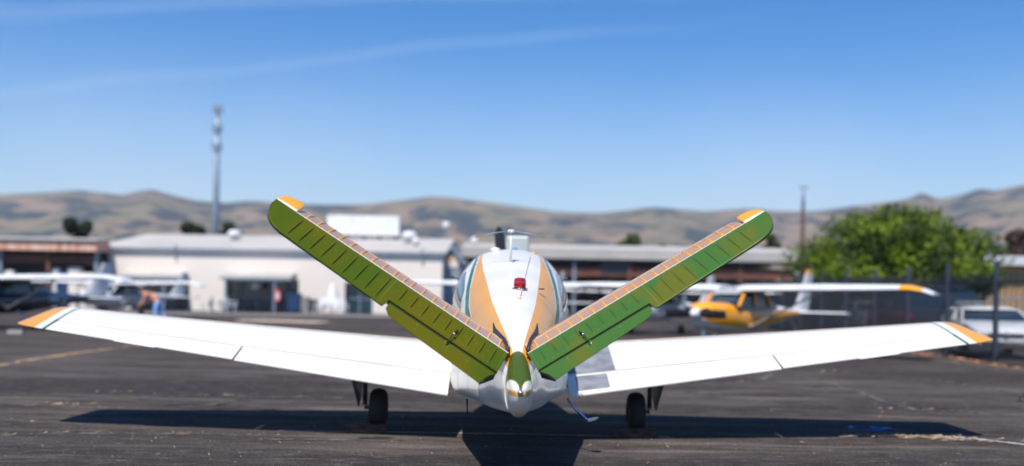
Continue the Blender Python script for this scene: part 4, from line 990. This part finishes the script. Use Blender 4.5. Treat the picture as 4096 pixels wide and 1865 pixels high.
# ------------------------------------------------------------------ cars beyond the fence
def car(label, x, y, rz, paint, h=1.45, L_=4.5, w_=1.8, van=False, group='vehicles parked beyond the fence'):
    t = empty('parked_van' if van else 'parked_car', (x, y, 0), rz, label, 'van' if van else 'car', group)
    # front is -y
    if van: low = [(-L_ / 2, .35, .85), (-L_ / 2 + .15, .3, 1.05), (-L_ / 2 + .9, .28, 1.2), (0, .28, 1.25), (L_ / 2 - .1, .28, 1.25), (L_ / 2, .35, 1.1)]
    else: low = [(-L_ / 2, .40, .68), (-L_ / 2 + .12, .30, .78), (-L_ / 2 + .55, .26, .90), (-L_ / 2 + 1.15, .24, .97), (0, .24, .98), (L_ / 2 - .9, .24, 1.0), (L_ / 2 - .15, .28, .98), (L_ / 2, .42, .85)]
    mb = MB(); rings = []
    for k, (yy, z0, z1) in enumerate(low):
        ww = w_ / 2 * (.80 if k in (0, len(low) - 1) else .95 if k in (1, len(low) - 2) else 1)
        rings.append([(ww * .86, yy, z0), (ww, yy, z0 + .12), (ww, yy, z0 + (z1 - z0) * .65), (ww * .93, yy, z1 - .03), (ww * .8, yy, z1), (-ww * .8, yy, z1), (-ww * .93, yy, z1 - .03), (-ww, yy, z0 + (z1 - z0) * .65), (-ww, yy, z0 + .12), (-ww * .86, yy, z0)])
    mb.loft(rings); body = mb.build('body', paint, t, ang=35)
    zb = low[3][2] - .03; a0, a1, b0, b1 = (-L_ / 2 + 1.1, -L_ / 2 + 1.85, L_ / 2 - 1.1, L_ / 2 - .35) if not van else (-L_ / 2 + .6, -L_ / 2 + 1.25, L_ / 2 - .25, L_ / 2 - .05)
    def cab(e, zt, zbb):
        rr = []
        for yb, yt in ((a0 + .0, a1), (b1, b0)):
            rr.append([(w_ / 2 * .90 + e, yb, zbb), (w_ / 2 * .74 + e, yt, zt - .06), (w_ / 2 * .66, yt, zt), (-w_ / 2 * .66, yt, zt), (-w_ / 2 * .74 - e, yt, zt - .06), (-w_ / 2 * .90 - e, yb, zbb)])
        return rr
    mb = MB(); rr = cab(0, h - .035, zb)
    mid = [[((p[0] + q[0]) / 2, p[1] + (q[1] - p[1]) * f, p[2] + (.03 if 1 < i < 4 else 0)) for i, (p, q) in enumerate(zip(rr[0], rr[1]))] for f in (.33, .66)]
    mb.loft([rr[0]] + mid + [rr[1]]); mb.build('window_glass', M['glass'], t, ang=30)
    mb = MB(); top_ = [(w_ / 2 * .76, 0), (w_ / 2 * .68, .055), (w_ / 2 * .4, .10), (-w_ / 2 * .4, .10), (-w_ / 2 * .68, .055), (-w_ / 2 * .76, 0)]
    mb.loft([[(x_, yy, h - .06 + z_ * k_) for x_, z_ in top_] for yy, k_ in ((a1 - .12, .4), (a1 + .1, 1), (b0 - .1, 1), (b0 + .12, .4))]); mb.build('roof', paint, t, smooth=True)
    for sx in (-1, 1):
        for (yb, yt, r_) in ((a0, a1, .035), ((a0 + b1) / 2, (a1 + b0) / 2, .04), (b1, b0, .06)):
            mb = MB(); mb.tube([(sx * w_ / 2 * .905, yb, zb), (sx * w_ / 2 * .745, yt, h - .05)], r_, n=6); mb.build('pillar', paint, t)
        for yy in (-L_ / 2 + .85, L_ / 2 - .85):
            mb = MB(); mb.lathe([(.0, -.1), (.22, -.1), (.31, -.08), (.32, 0), (.31, .08), (.22, .1), (0, .1)], (sx * (w_ / 2 - .1), yy, .32), (1, 0, 0), n=20); wh = mb.build('wheel', M['tyre'], t, ang=40)
            mb = MB(); mb.lathe([(.0, 0), (.2, 0), (.19, .015), (.05, .03), (0, .03)], (sx * (w_ / 2 + .001), yy, .32), (sx, 0, 0), n=16); mb.build('rim', M['metal'], wh, ang=30)
        mb = MB(); mb.bev((sx * w_ * .36, -L_ / 2 + .09, .66), (.32, .12, .13), .03); mb.build('headlight', M['metal'], t)
        mb = MB(); mb.bev((sx * w_ * .40, L_ / 2 - .06, .80), (.22, .10, .14), .03); mb.build('tail_light', M['lampred'], t)
        mb = MB(); mb.bev((sx * (w_ / 2 + .06), a0 + .25, zb + .08), (.16, .1, .12), .03); mb.build('door_mirror', paint, t)
    mb = MB(); mb.bev((0, -L_ / 2 - .005, .62), (w_ * .46, .03, .09), .01); mb.bev((0, -L_ / 2 + .02, .42), (w_ * .62, .04, .10), .01); mb.build('grille', M['dkmetal'], t)
    mb = MB(); mb.lathe([(0, 0), (.07, 0), (.07, .015), (0, .02)], (0, -L_ / 2 - .02, .63), (0, -1, 0), n=16); mb.build('badge', M['metal'], t)
    return t
car('silver car facing the camera beside the near fence posts', 13.0, 27.2, R(-14), M['whitecar'], 1.30, 4.3, 1.85)
car('pale car half hidden left of the dark red car', sp(2172, 44), 44, R(10), M['silver'], 1.35)
car('dark red car beyond the fence with one red lamp showing', sp(2262, 42), 42, R(150), M['redcar'], 1.35)
car('pale car farthest left beyond the fence', sp(2085, 52), 52, R(30), M['silver'], 1.4)
v_ = car('dark grey van with small pale lettering beyond the fence', sp(2345, 40), 40, R(20), M['darkcar'], 2.0, 4.9, 1.95, van=True)

mb = MB(); rl = random.Random(4)
for row, zz in enumerate((1.52, 1.36)):
    x_ = -.75 + row * .2
    while x_ < .6: k_ = rl.uniform(.04, .10); mb.box((x_, -2.40 + .26, zz - .12), (k_, .02, .09)); x_ += k_ + .04
mb.box((-.1, -2.14 + .024, 1.32), (1.5, .02, .34), 1)
mb.v = [(x__, y__ + .02, z__) for x__, y__, z__ in mb.v]; mb.build('lettering_plate', [M['plast'], M['darkcar']], v_)
# ------------------------------------------------------------------ high wing airplanes
def cessna(label, x, y, head, scale, body, upper, wingm, tipm, finm, group='high wing airplanes parked on the apron', reg=None):
    """nose along +y before turning; head = (dx, dy) of the nose"""
    rz = math.atan2(-head[0], head[1])
    t = empty('high_wing_airplane', (x, y, 0), rz, label, 'airplane', group, scale)
    S = [(2.55, .14, .98, 1.22), (2.45, .30, .82, 1.34), (2.2, .42, .68, 1.42), (1.6, .48, .60, 1.42), (1.15, .52, .56, 1.42), (.75, .54, .54, 1.36), (.0, .55, .54, 1.36), (-.8, .54, .56, 1.38), (-1.6, .44, .66, 1.36), (-2.6, .30, .80, 1.30), (-3.8, .19, .93, 1.20), (-4.9, .09, 1.02, 1.16), (-5.25, .03, 1.06, 1.12)]
    mb = MB(); rings = []
    for yy, w_, z0, z1 in S:
        ring = []
        for k in range(24):
            a = 2 * math.pi * k / 24; e = .75; ring.append((w_ * math.copysign(abs(math.sin(a)) ** e, math.sin(a)), yy, (z0 + z1) / 2 + (z1 - z0) / 2 * math.copysign(abs(math.cos(a)) ** e, math.cos(a))))
        rings.append(ring)
    def fc(i, j):
        q = min(j, 23 - j)
        return 1 if q < (8 if i < 4 else 8) and q >= (0 if i < 5 else 4) or (i < 5 and q < 8) else 0
    mb.loft(rings, fn=fc); mb.build('fuselage', [body, upper], t, ang=45)
    mb = MB(); R0 = []
    for yy, w0, zt in ((1.12, .50, 1.40), (.72, .52, 1.64), (.1, .53, 1.68), (-.7, .52, 1.68), (-1.35, .46, 1.56), (-1.9, .38, 1.36)):
        R0.append([(w0, yy, 1.25), (w0 * .93, yy, max(1.27, zt - .10)), (w0 * .7, yy, zt), (-w0 * .7, yy, zt), (-w0 * .93, yy, max(1.27, zt - .10)), (-w0, yy, 1.25)])
    mb.loft(R0); mb.build('cabin_glass', M['glass'], t, ang=30)
    for sx in (-1, 1):
        for (ya, yb, zb, r_) in ((1.1, .72, 1.64, .045), (.0, -.02, 1.66, .05), (-.95, -.8, 1.64, .05)):
            mb = MB(); mb.tube([(sx * .53, ya, 1.30), (sx * .50, yb, zb)], r_, n=6); mb.build('cabin_pillar', upper, t)
    mb = MB(); mb.loft([[(-.42, yy, 1.68), (-.3, yy, 1.74), (.3, yy, 1.74), (.42, yy, 1.68), (.3, yy, 1.65), (-.3, yy, 1.65)] for yy in (.8, -.8, -1.5)]); mb.build('cabin_roof', wingm, t, ang=40)
    for sx in (-1, 1):
        mb = MB(); rings = []
        for xx, c, z, yo in ((0.3, 1.6, 1.76, 0), (2.6, 1.6, 1.80, 0), (4.7, 1.18, 1.84, -.06), (4.95, 1.14, 1.84, -.07), (5.25, 1.0, 1.80, -.1), (5.5, .7, 1.71, -.2)):
            ring = []
            for cc, hh in ((0, 0), (.03, .045), (.12, .085), (.3, .10), (.6, .07), (1, .005), (1, -.005), (.6, -.02), (.2, -.04), (.03, -.03)):
                ring.append((sx * xx, .72 + yo - cc * c, z + hh * c * (1 if xx < 5.2 else .7)))
            rings.append(ring)
        mb.loft(rings, fn=lambda i, j: 1 if sx < 0 and i in (2, 3) else 0); wg_ = mb.build('wing', [wingm, tipm], t, ang=50)
        mb = MB(); mb.box((sx * 1.6, -.90, 1.77), (2.3, .34, .03)); mb.build('flap', wingm, wg_)
        mb = MB(); mb.loft([[(sx * .5, .35 - q, .72 + .02 * r) for q, r in ((0, 0), (.03, 1), (.13, 1), (.16, 0), (.13, -1), (.03, -1))], [(sx * 2.55, .28 - q, 1.78 + .02 * r) for q, r in ((0, 0), (.03, 1), (.13, 1), (.16, 0), (.13, -1), (.03, -1))]]); mb.build('wing_strut', wingm, t, ang=40)
        mb = MB(); mb.tube([(sx * .45, -.25, .66), (sx * 1.15, -.30, .27)], [.05, .035], n=8); lg = mb.build('main_gear_leg', wingm, t, smooth=True)
        mb = MB(); mb.lathe([(.09, -.07), (.17, -.07), (.2, -.04), (.2, .04), (.17, .07), (.09, .07)], (sx * 1.2, -.30, .2), (1, 0, 0), n=18); wh = mb.build('wheel', M['tyre'], lg, ang=40)
        mb = MB(); mb.lathe([(0, -.05), (.09, -.05), (.09, .05), (0, .05)], (sx * 1.2, -.30, .2), (1, 0, 0), n=14); mb.build('rim', M['metal'], wh)
        mb = MB(); rings = []
        for xx, c in ((.05, .95), (1.45, .70), (1.62, .5)):
            rings.append([(sx * xx, -4.0 - (1 - cc) * 0 - cc * c - (.95 - c) * .3, 1.10 + hh) for cc, hh in ((0, 0), (.1, .035), (.4, .04), (1, .004), (1, -.004), (.4, -.03), (.1, -.03))])
        mb.loft(rings); mb.build('horizontal_stabilizer', wingm, t, ang=50)
    mb = MB(); rings = []
    for z, y0, c in ((1.1, -3.6, 1.55), (1.35, -4.1, 1.15), (2.15, -4.75, .72), (2.35, -4.86, .64), (2.5, -4.95, .55)):
        rings.append([(hh, y0 - cc * c, z) for cc, hh in ((0, 0), (.1, .035), (.4, .045), (1, .005), (1, -.005), (.4, -.045), (.1, -.035))])
    mb.loft(rings, fn=lambda i, j: 1 if i >= 3 else 0); mb.build('fin', [wingm, finm], t, ang=50)
    mb = MB(); mb.tube([(0, 2.1, .7), (0, 2.2, .22)], .04, n=8); mb.tube([(-.08, 2.2, .2), (.08, 2.2, .2)], .02, n=6); ng = mb.build('nose_gear_leg', M['metal'], t)
    mb = MB(); mb.lathe([(.07, -.06), (.14, -.06), (.17, -.03), (.17, .03), (.14, .06), (.07, .06)], (0, 2.2, .17), (1, 0, 0), n=18); mb.build('wheel', M['tyre'], ng, ang=40)
    mb = MB(); mb.lathe([(.17, 0), (.15, .08), (.09, .2), (0, .27)], (0, 2.55, 1.1), (0, 1, 0), n=16); mb.build('spinner', M['plast'], t, smooth=True)
    for sx in (-1, 1):
        mb = MB(); rings = []
        for k in range(7):
            u = k / 6; xx = sx * (.08 + .82 * u); c = .06 + .06 * math.sin(math.pi * (.1 + .7 * u)); rings.append([(xx, 2.62 + c * .3, 1.1 + c), (xx, 2.60, 1.1 + c * .2), (xx, 2.62 - c * .3, 1.1 - c), (xx, 2.64, 1.1)])
        mb.loft(rings); o = mb.build('propeller_blade', M['prop'], t); 
    for sx in (-1, 1):
        mb = MB(); mb.bev((sx * .24, 2.50, 1.2), (.24, .04, .12), .015); mb.build('cooling_inlet', M['gap'], t)
    if reg:
        cu = bpy.data.curves.new('registration_letters', 'FONT'); cu.body = reg; cu.size = .42; cu.extrude = .004; cu.align_x = 'CENTER'
        ob = bpy.data.objects.new('registration_letters', cu); COL.objects.link(ob)
        dg = bpy.context.evaluated_depsgraph_get(); me = bpy.data.meshes.new_from_object(ob.evaluated_get(dg)); bpy.data.objects.remove(ob)
        me.materials.clear(); me.materials.append(mat('pale_letters', (.22, .32, .45), .5))
        ro = bpy.data.objects.new('registration_letters', me); COL.objects.link(ro); ro.parent = t
        ro.matrix_local = Matrix.Translation((-.385, -2.3, .90)) @ Matrix.Rotation(R(-83), 4, 'Z') @ Matrix.Rotation(R(90), 4, 'X')
    return t
WP = M['plast']
cessna('navy blue bellied high wing airplane at the left edge', -16.7, 32.6, (-.32, -.95), .93, M['navy'], M['navy'], WP, WP, WP, reg='N4727')
cessna('all white high wing airplane behind the navy one', sp(300, 46), 46, (-.35, -.94), .88, WP, WP, WP, WP, WP)
cessna('white high wing airplane just behind the airplane with the V tail', sp(1335, 39), 39, (-.30, -.95), .98, WP, WP, WP, WP, WP)
cessna('yellow and white high wing airplane with orange wing tip bands', 6.15, 27.0, (-.62, -.78), .94, WP, M['yellow'], WP, M['yellow'], M['yellow'])
cessna('white high wing airplane behind the yellow one', sp(1650, 37), 38, (-.62, -.78), .94, WP, WP, WP, WP, WP)
cessna('white high wing airplane under the long hangar left of its middle', sp(1560, 66), 68, (-.2, -.98), .92, WP, WP, WP, WP, WP, 'airplanes sheltered in the hangars')
cessna('white high wing airplane under the long hangar near its right end', sp(1850, 66), 68, (-.3, -.95), .92, WP, WP, WP, WP, WP, 'airplanes sheltered in the hangars')
for u, w_, h_, m_, lab in ((22, .8, 2.3, 'cream', 'tall cream locker leftmost in the rusty roofed hangar'), (58, .5, 2.0, 'plast', 'narrow white locker second from the left in the rusty hangar'), (140, .7, 2.5, 'plast', 'tall white locker right of the middle in the rusty hangar'), (163, .9, 2.3, 'dkblue', 'dark blue locker beside the tall white one'), (190, .8, 2.55, 'cream', 'cream locker second from the right in the rusty hangar'), (220, 1.2, 2.2, 'cream', 'wide cream locker at the right end of the rusty hangar')):
    t = empty('storage_locker', (sp(u, 60.9), 60.9, 0), 0, lab, 'locker', 'lockers under the rusty hangar roof')
    mb = MB(); mb.bev((0, 0, h_ / 2), (w_, .5, h_), .05); mb.build('cabinet_body', M[m_], t)
    mb = MB(); mb.bev((0, -.27, h_ * .55), (w_ * .8, .03, h_ * .75), .01); dr = mb.build('door', M[m_], t)
    mb = MB(); mb.bev((w_ * .3, -.30, h_ * .55), (.04, .04, .2), .01); mb.build('handle', M['dkmetal'], dr)

# wooden chock and rope at the neighbours
t = empty('wheel_chock', (at(40, 843, 29.6).x, 29.6, 0), 0, 'pale chock under the navy airplane wheel at the left', 'wheel chock')
mb = MB(); mb.prism([(-.22, -.1, 0), (-.22, .1, 0), (-.22, .06, .12), (-.22, -.06, .12)], (1, 0, 0), .44); mb.build('block', M['asph2'], t)
mb = MB(); p = at(1985, 795, 27); q = gp(2003, 838); mb.tube([p, (p.x + .2, 26.8, .5), (p.x + .35, 26.6, 0)], .03, n=6); tag(mb.build('tie_down_rope', M['rope'], smooth=True), 'pale rope hanging from the yellow airplane tail', 'rope')

# ------------------------------------------------------------------ things in front of the cream building
def chair(label, x, y, rz, group='white plastic garden chairs'):
    t = empty('garden_chair', (x, y, 0), rz, label, 'chair', group)
    mb = MB(); mb.bev((0, 0, .43), (.48, .46, .04), .015); mb.build('seat', M['plast'], t)
    mb = MB(); mb.loft([[(-.23, .21, .43), (.23, .21, .43), (.23, .24, .43), (-.23, .24, .43)], [(-.25, .28, .8), (.25, .28, .8), (.25, .31, .8), (-.25, .31, .8)], [(-.18, .33, .95), (.18, .33, .95), (.18, .35, .95), (-.18, .35, .95)]]); mb.build('backrest', M['plast'], t)
    for sx in (-1, 1):
        for sy in (-1, 1):
            mb = MB(); mb.tube([(sx * .2, sy * .19, .43), (sx * .25, sy * .25, 0)], [.03, .022], n=6); mb.build('leg', M['plast'], t)
        mb = MB(); mb.tube([(sx * .24, .24, .66), (sx * .26, -.18, .66), (sx * .25, -.23, .43)], .022, n=6); mb.build('armrest', M['plast'], t)
    return t
for k, (u, lab) in enumerate(((805, 'leftmost white garden chair in the row right of the door'), (823, 'second white garden chair from the left in the row'), (841, 'third white garden chair from the left in the row'), (862, 'rightmost white garden chair in the row by the dark opening'))):
    chair(lab, sp(u, 59), 59 + .2 * (k % 2), R(20 * k - 30))
t = empty('covered_parasol', (sp(835, 60), 60.2, 0), 0, 'tall white covered stand behind the garden chairs', 'parasol')
mb = MB(); mb.lathe([(.05, 1.9), (.22, 1.5), (.42, 1.0), (.5, .75), (.35, .72)], (0, 0, 0), n=14); mb.build('cover', M['plast'], t, smooth=True)
mb = MB(); mb.tube([(0, 0, 0), (0, 0, 1.95)], .04, n=8); mb.build('pole', M['galv'], t)
t = empty('garden_table', (sp(545, 59), 59, 0), 0, 'white table with a chair left of the glazed doorway', 'table')
mb = MB(); mb.lathe([(0, .70), (.6, .70), (.62, .72), (.6, .74), (0, .74)], (0, 0, 0), n=20); mb.build('table_top', M['plast'], t)
for a in range(4):
    mb = MB(); mb.tube([(.35 * math.cos(a * 1.571 + .8), .35 * math.sin(a * 1.571 + .8), .7), (.48 * math.cos(a * 1.571 + .8), .48 * math.sin(a * 1.571 + .8), 0)], .04, n=6); mb.build('leg', M['plast'], t)
chair('white garden chair beside the white table', sp(585, 59), 59, R(90))
chair('white garden chair far left by the white table', sp(520, 59.5), 59.5, R(-90))
def bin_(label, u, d, w_, h_, m, name='waste_bin', cat='bin'):
    t = empty(name, (sp(u, d), d, 0), 0, label, cat)
    mb = MB(); mb.box((0, 0, h_ / 2 + .04), (w_, w_ * .9, h_ - .08), taper=1.12); mb.build('body', m, t)
    mb = MB(); mb.bev((0, 0, h_), (w_ * 1.2, w_ * 1.08, .08), .02); mb.build('lid', m, t)
    for sx in (-1, 1):
        mb = MB(); mb.lathe([(0, -.03), (.1, -.03), (.1, .03), (0, .03)], (sx * w_ * .42, w_ * .4, .1), (1, 0, 0), n=12); mb.build('wheel', M['tyre'], t)
bin_('dark blue bin inside the glazed porch', 742, 60.8, .7, 1.15, M['dkblue'])
bin_('grey bin right of the glazed porch', 770, 60.8, .45, .95, M['asph2'])
bin_('grey dark fronted bin between the porch and the chairs', 789, 60.8, .45, .8, M['dkmetal'])
t = empty('red_sign', (sp(697, 60), 60.2, 0), 0, 'oval red and white sign on the porch post', 'sign')
mb = MB(); mb.lathe([(0, 0), (.19, 0), (.19, .03), (0, .03)], (0, 0, 0), (0, -1, 0), n=20); mb.v = [(x_, y_, 1.05 + z_ * 2.1) for x_, y_, z_ in mb.v]; mb.build('panel', M['lampred'], t)
mb = MB(); mb.lathe([(0, 0), (.12, 0), (.12, .01), (0, .01)], (0, -.031, 0), (0, -1, 0), n=16); mb.v = [(x_, y_, 1.02 + z_ * 2.1) for x_, y_, z_ in mb.v]; mb.build('emblem', M['plast'], t)
t = empty('wall_lamp', (sp(630, 60), 61.2, 1.62), 0, 'small pale round light in the glazed doorway', 'lamp')
mb = MB(); mb.lathe([(0, 0), (.22, .02), (.25, .1), (.15, .16), (0, .17)], (0, 0, 0), (0, -1, 0), n=14); mb.build('shade', M['plast'], t, smooth=True)
# tall pale cabinet beyond the nose of the near airplane
d = 15.2; pL = at(1273, 600, d); pR = at(1331, 600, d)
t = empty('tall_cabinet', ((pL.x + pR.x) / 2, d, 0), 0, 'pale box with a blue mark standing beyond the airplane nose', 'cabinet')
mb = MB(); mb.bev((0, .2, 1.18), (pR.x - pL.x, .4, 2.36), .035); mb.build('case', M['cabinet'], t)
mb = MB(); mb.lathe([(0, 0), (.05, 0), (.05, .004), (0, .004)], (-.045, -.001, 0), (0, -1, 0), n=14); mb.v = [(x_ + .4 * z_, y_, 2.14 + z_ * .7) for x_, y_, z_ in mb.v]; mb.build('emblem', M['bluepaint'], t)
# iron tie-down ring at the right edge
p = gp(2572, 1012); t = empty('tie_down_ring', (p[0], p[1], 0), R(20), 'dark iron tie down at the right edge of the apron', 'tie down')
mb = MB(); mb.lathe([(0, 0), (.09, 0), (.085, .03), (0, .035)], (0, 0, 0), n=14); mb.build('base', M['dkmetal'], t)
mb = MB(); mb.tube([(.055 * math.cos(a * .524), 0, .07 + .055 * math.sin(a * .524)) for a in range(13)], .014, n=6); mb.build('ring', M['dkmetal'], t, smooth=True)

# ------------------------------------------------------------------ person bending beside the white airplane
def person(x, y, rz):
    t = empty('person', (x, y, 0), rz, 'person in light blue jeans and rust top bending forward by the airplane', 'person')
    def skin(name, nodes, edges, m, parent, root=0, sub=2):
        me = bpy.data.meshes.new(name); me.from_pydata([n_[:3] for n_ in nodes], edges, []); me.materials.append(m)
        o = bpy.data.objects.new(name, me); COL.objects.link(o); o.parent = parent
        me.skin_vertices.new() if hasattr(me.skin_vertices, 'new') else None
        md = o.modifiers.new('skin', 'SKIN')
        if not me.skin_vertices:
            bpy.context.view_layer.objects.active = o
        for v_, n_ in zip(me.skin_vertices[0].data, nodes): v_.radius = (n_[3], n_[3] * (n_[4] if len(n_) > 4 else 1))
        me.skin_vertices[0].data[root].use_root = True
        s_ = o.modifiers.new('sub', 'SUBSURF'); s_.levels = sub; s_.render_levels = sub; md.use_smooth_shade = True
        return o
    # facing +x, hips at origin height .88, back bent forward
    body = [(0, 0, .88, .14), (.12, 0, 1.0, .14), (.30, 0, 1.12, .15), (.44, 0, 1.18, .13), (.52, 0, 1.20, .06), (.58, 0, 1.23, .075), (.64, 0, 1.25, .095), (.69, 0, 1.22, .07),
            (.40, .19, 1.15, .06), (.50, .23, .90, .045), (.66, .18, .74, .035), (.71, .17, .70, .04), (.40, -.19, 1.15, .06), (.52, -.23, .90, .045), (.70, -.18, .76, .035), (.75, -.17, .72, .04),
            (0, .10, .80, .10), (.06, .12, .46, .065), (-.04, .13, .10, .045), (.08, .14, .05, .04), (0, -.10, .80, .10), (-.10, -.13, .46, .065), (-.30, -.14, .10, .045), (-.18, -.15, .05, .04)]
    E_ = [(0, 1), (1, 2), (2, 3), (3, 4), (4, 5), (5, 6), (6, 7), (3, 8), (8, 9), (9, 10), (10, 11), (3, 12), (12, 13), (13, 14), (14, 15), (0, 16), (16, 17), (17, 18), (18, 19), (0, 20), (20, 21), (21, 22), (22, 23)]
    b = skin('body', body, E_, M['skin'], t)
    skin('shirt', [(.05, 0, .95, .155), (.14, 0, 1.02, .155), (.30, 0, 1.13, .165), (.44, 0, 1.19, .14), (.40, .19, 1.15, .075), (.45, .215, 1.0, .062), (.40, -.19, 1.15, .075), (.46, -.215, 1.0, .062)], [(0, 1), (1, 2), (2, 3), (3, 4), (4, 5), (3, 6), (6, 7)], M['shirt'], t)
    skin('jeans', [(.04, 0, .93, .15), (0, 0, .86, .155), (0, .10, .78, .115), (.06, .12, .46, .08), (-.04, .13, .10, .065), (0, -.10, .78, .115), (-.10, -.13, .46, .08), (-.30, -.14, .10, .065)], [(0, 1), (1, 2), (2, 3), (3, 4), (1, 5), (5, 6), (6, 7)], M['jeans'], t)
    skin('hair', [(.56, 0, 1.29, .07), (.62, 0, 1.31, .085), (.67, 0, 1.30, .06)], [(0, 1), (1, 2)], M['hair'], t)
    for sy, xx in ((.14, .0), (-.15, -.26)):
        mb = MB(); mb.bev((xx + .04, sy, .045), (.28, .1, .09), .03); mb.build('shoe', M['dkmetal'], t)
    for sy, hx in ((.17, .73), (-.17, .77)):
        mb = MB()
        for q in range(5): mb.tube([(hx - .01, sy + (q - 2) * .018, .69), (hx + .03 - abs(q - 2) * .006, sy + (q - 2) * .02, .655), (hx + .025, sy + (q - 2) * .019, .62 + abs(q - 1.5) * .008)], [.011, .010, .007], n=6)
        mb.build('hand', M['skin'], t, smooth=True)
    return t
person(sp(398, 39), 39, R(180))

hz = MB(); hz.add([(x_, y_, z_) for z_ in (-1.0, 330.0) for y_ in (-80.0, 3650.0) for x_ in (-4900.0, 4900.0)], [(0, 2, 3, 1), (4, 5, 7, 6), (0, 1, 5, 4), (2, 6, 7, 3), (0, 4, 6, 2), (1, 3, 7, 5)])
hm = bpy.data.materials.new('haze_air'); hm.use_nodes = True; ht = hm.node_tree; ht.nodes.remove(ht.nodes['Principled BSDF'])
pv = ht.nodes.new('ShaderNodeVolumePrincipled'); pv.inputs['Density'].default_value = 0.00014; pv.inputs['Color'].default_value = (.86, .92, 1.0, 1); pv.inputs['Anisotropy'].default_value = .2
ht.links.new(pv.outputs[0], ht.nodes['Material Output'].inputs['Volume'])
tag(hz.build('haze', hm), 'thin pale air haze over the whole scene', kind='stuff')
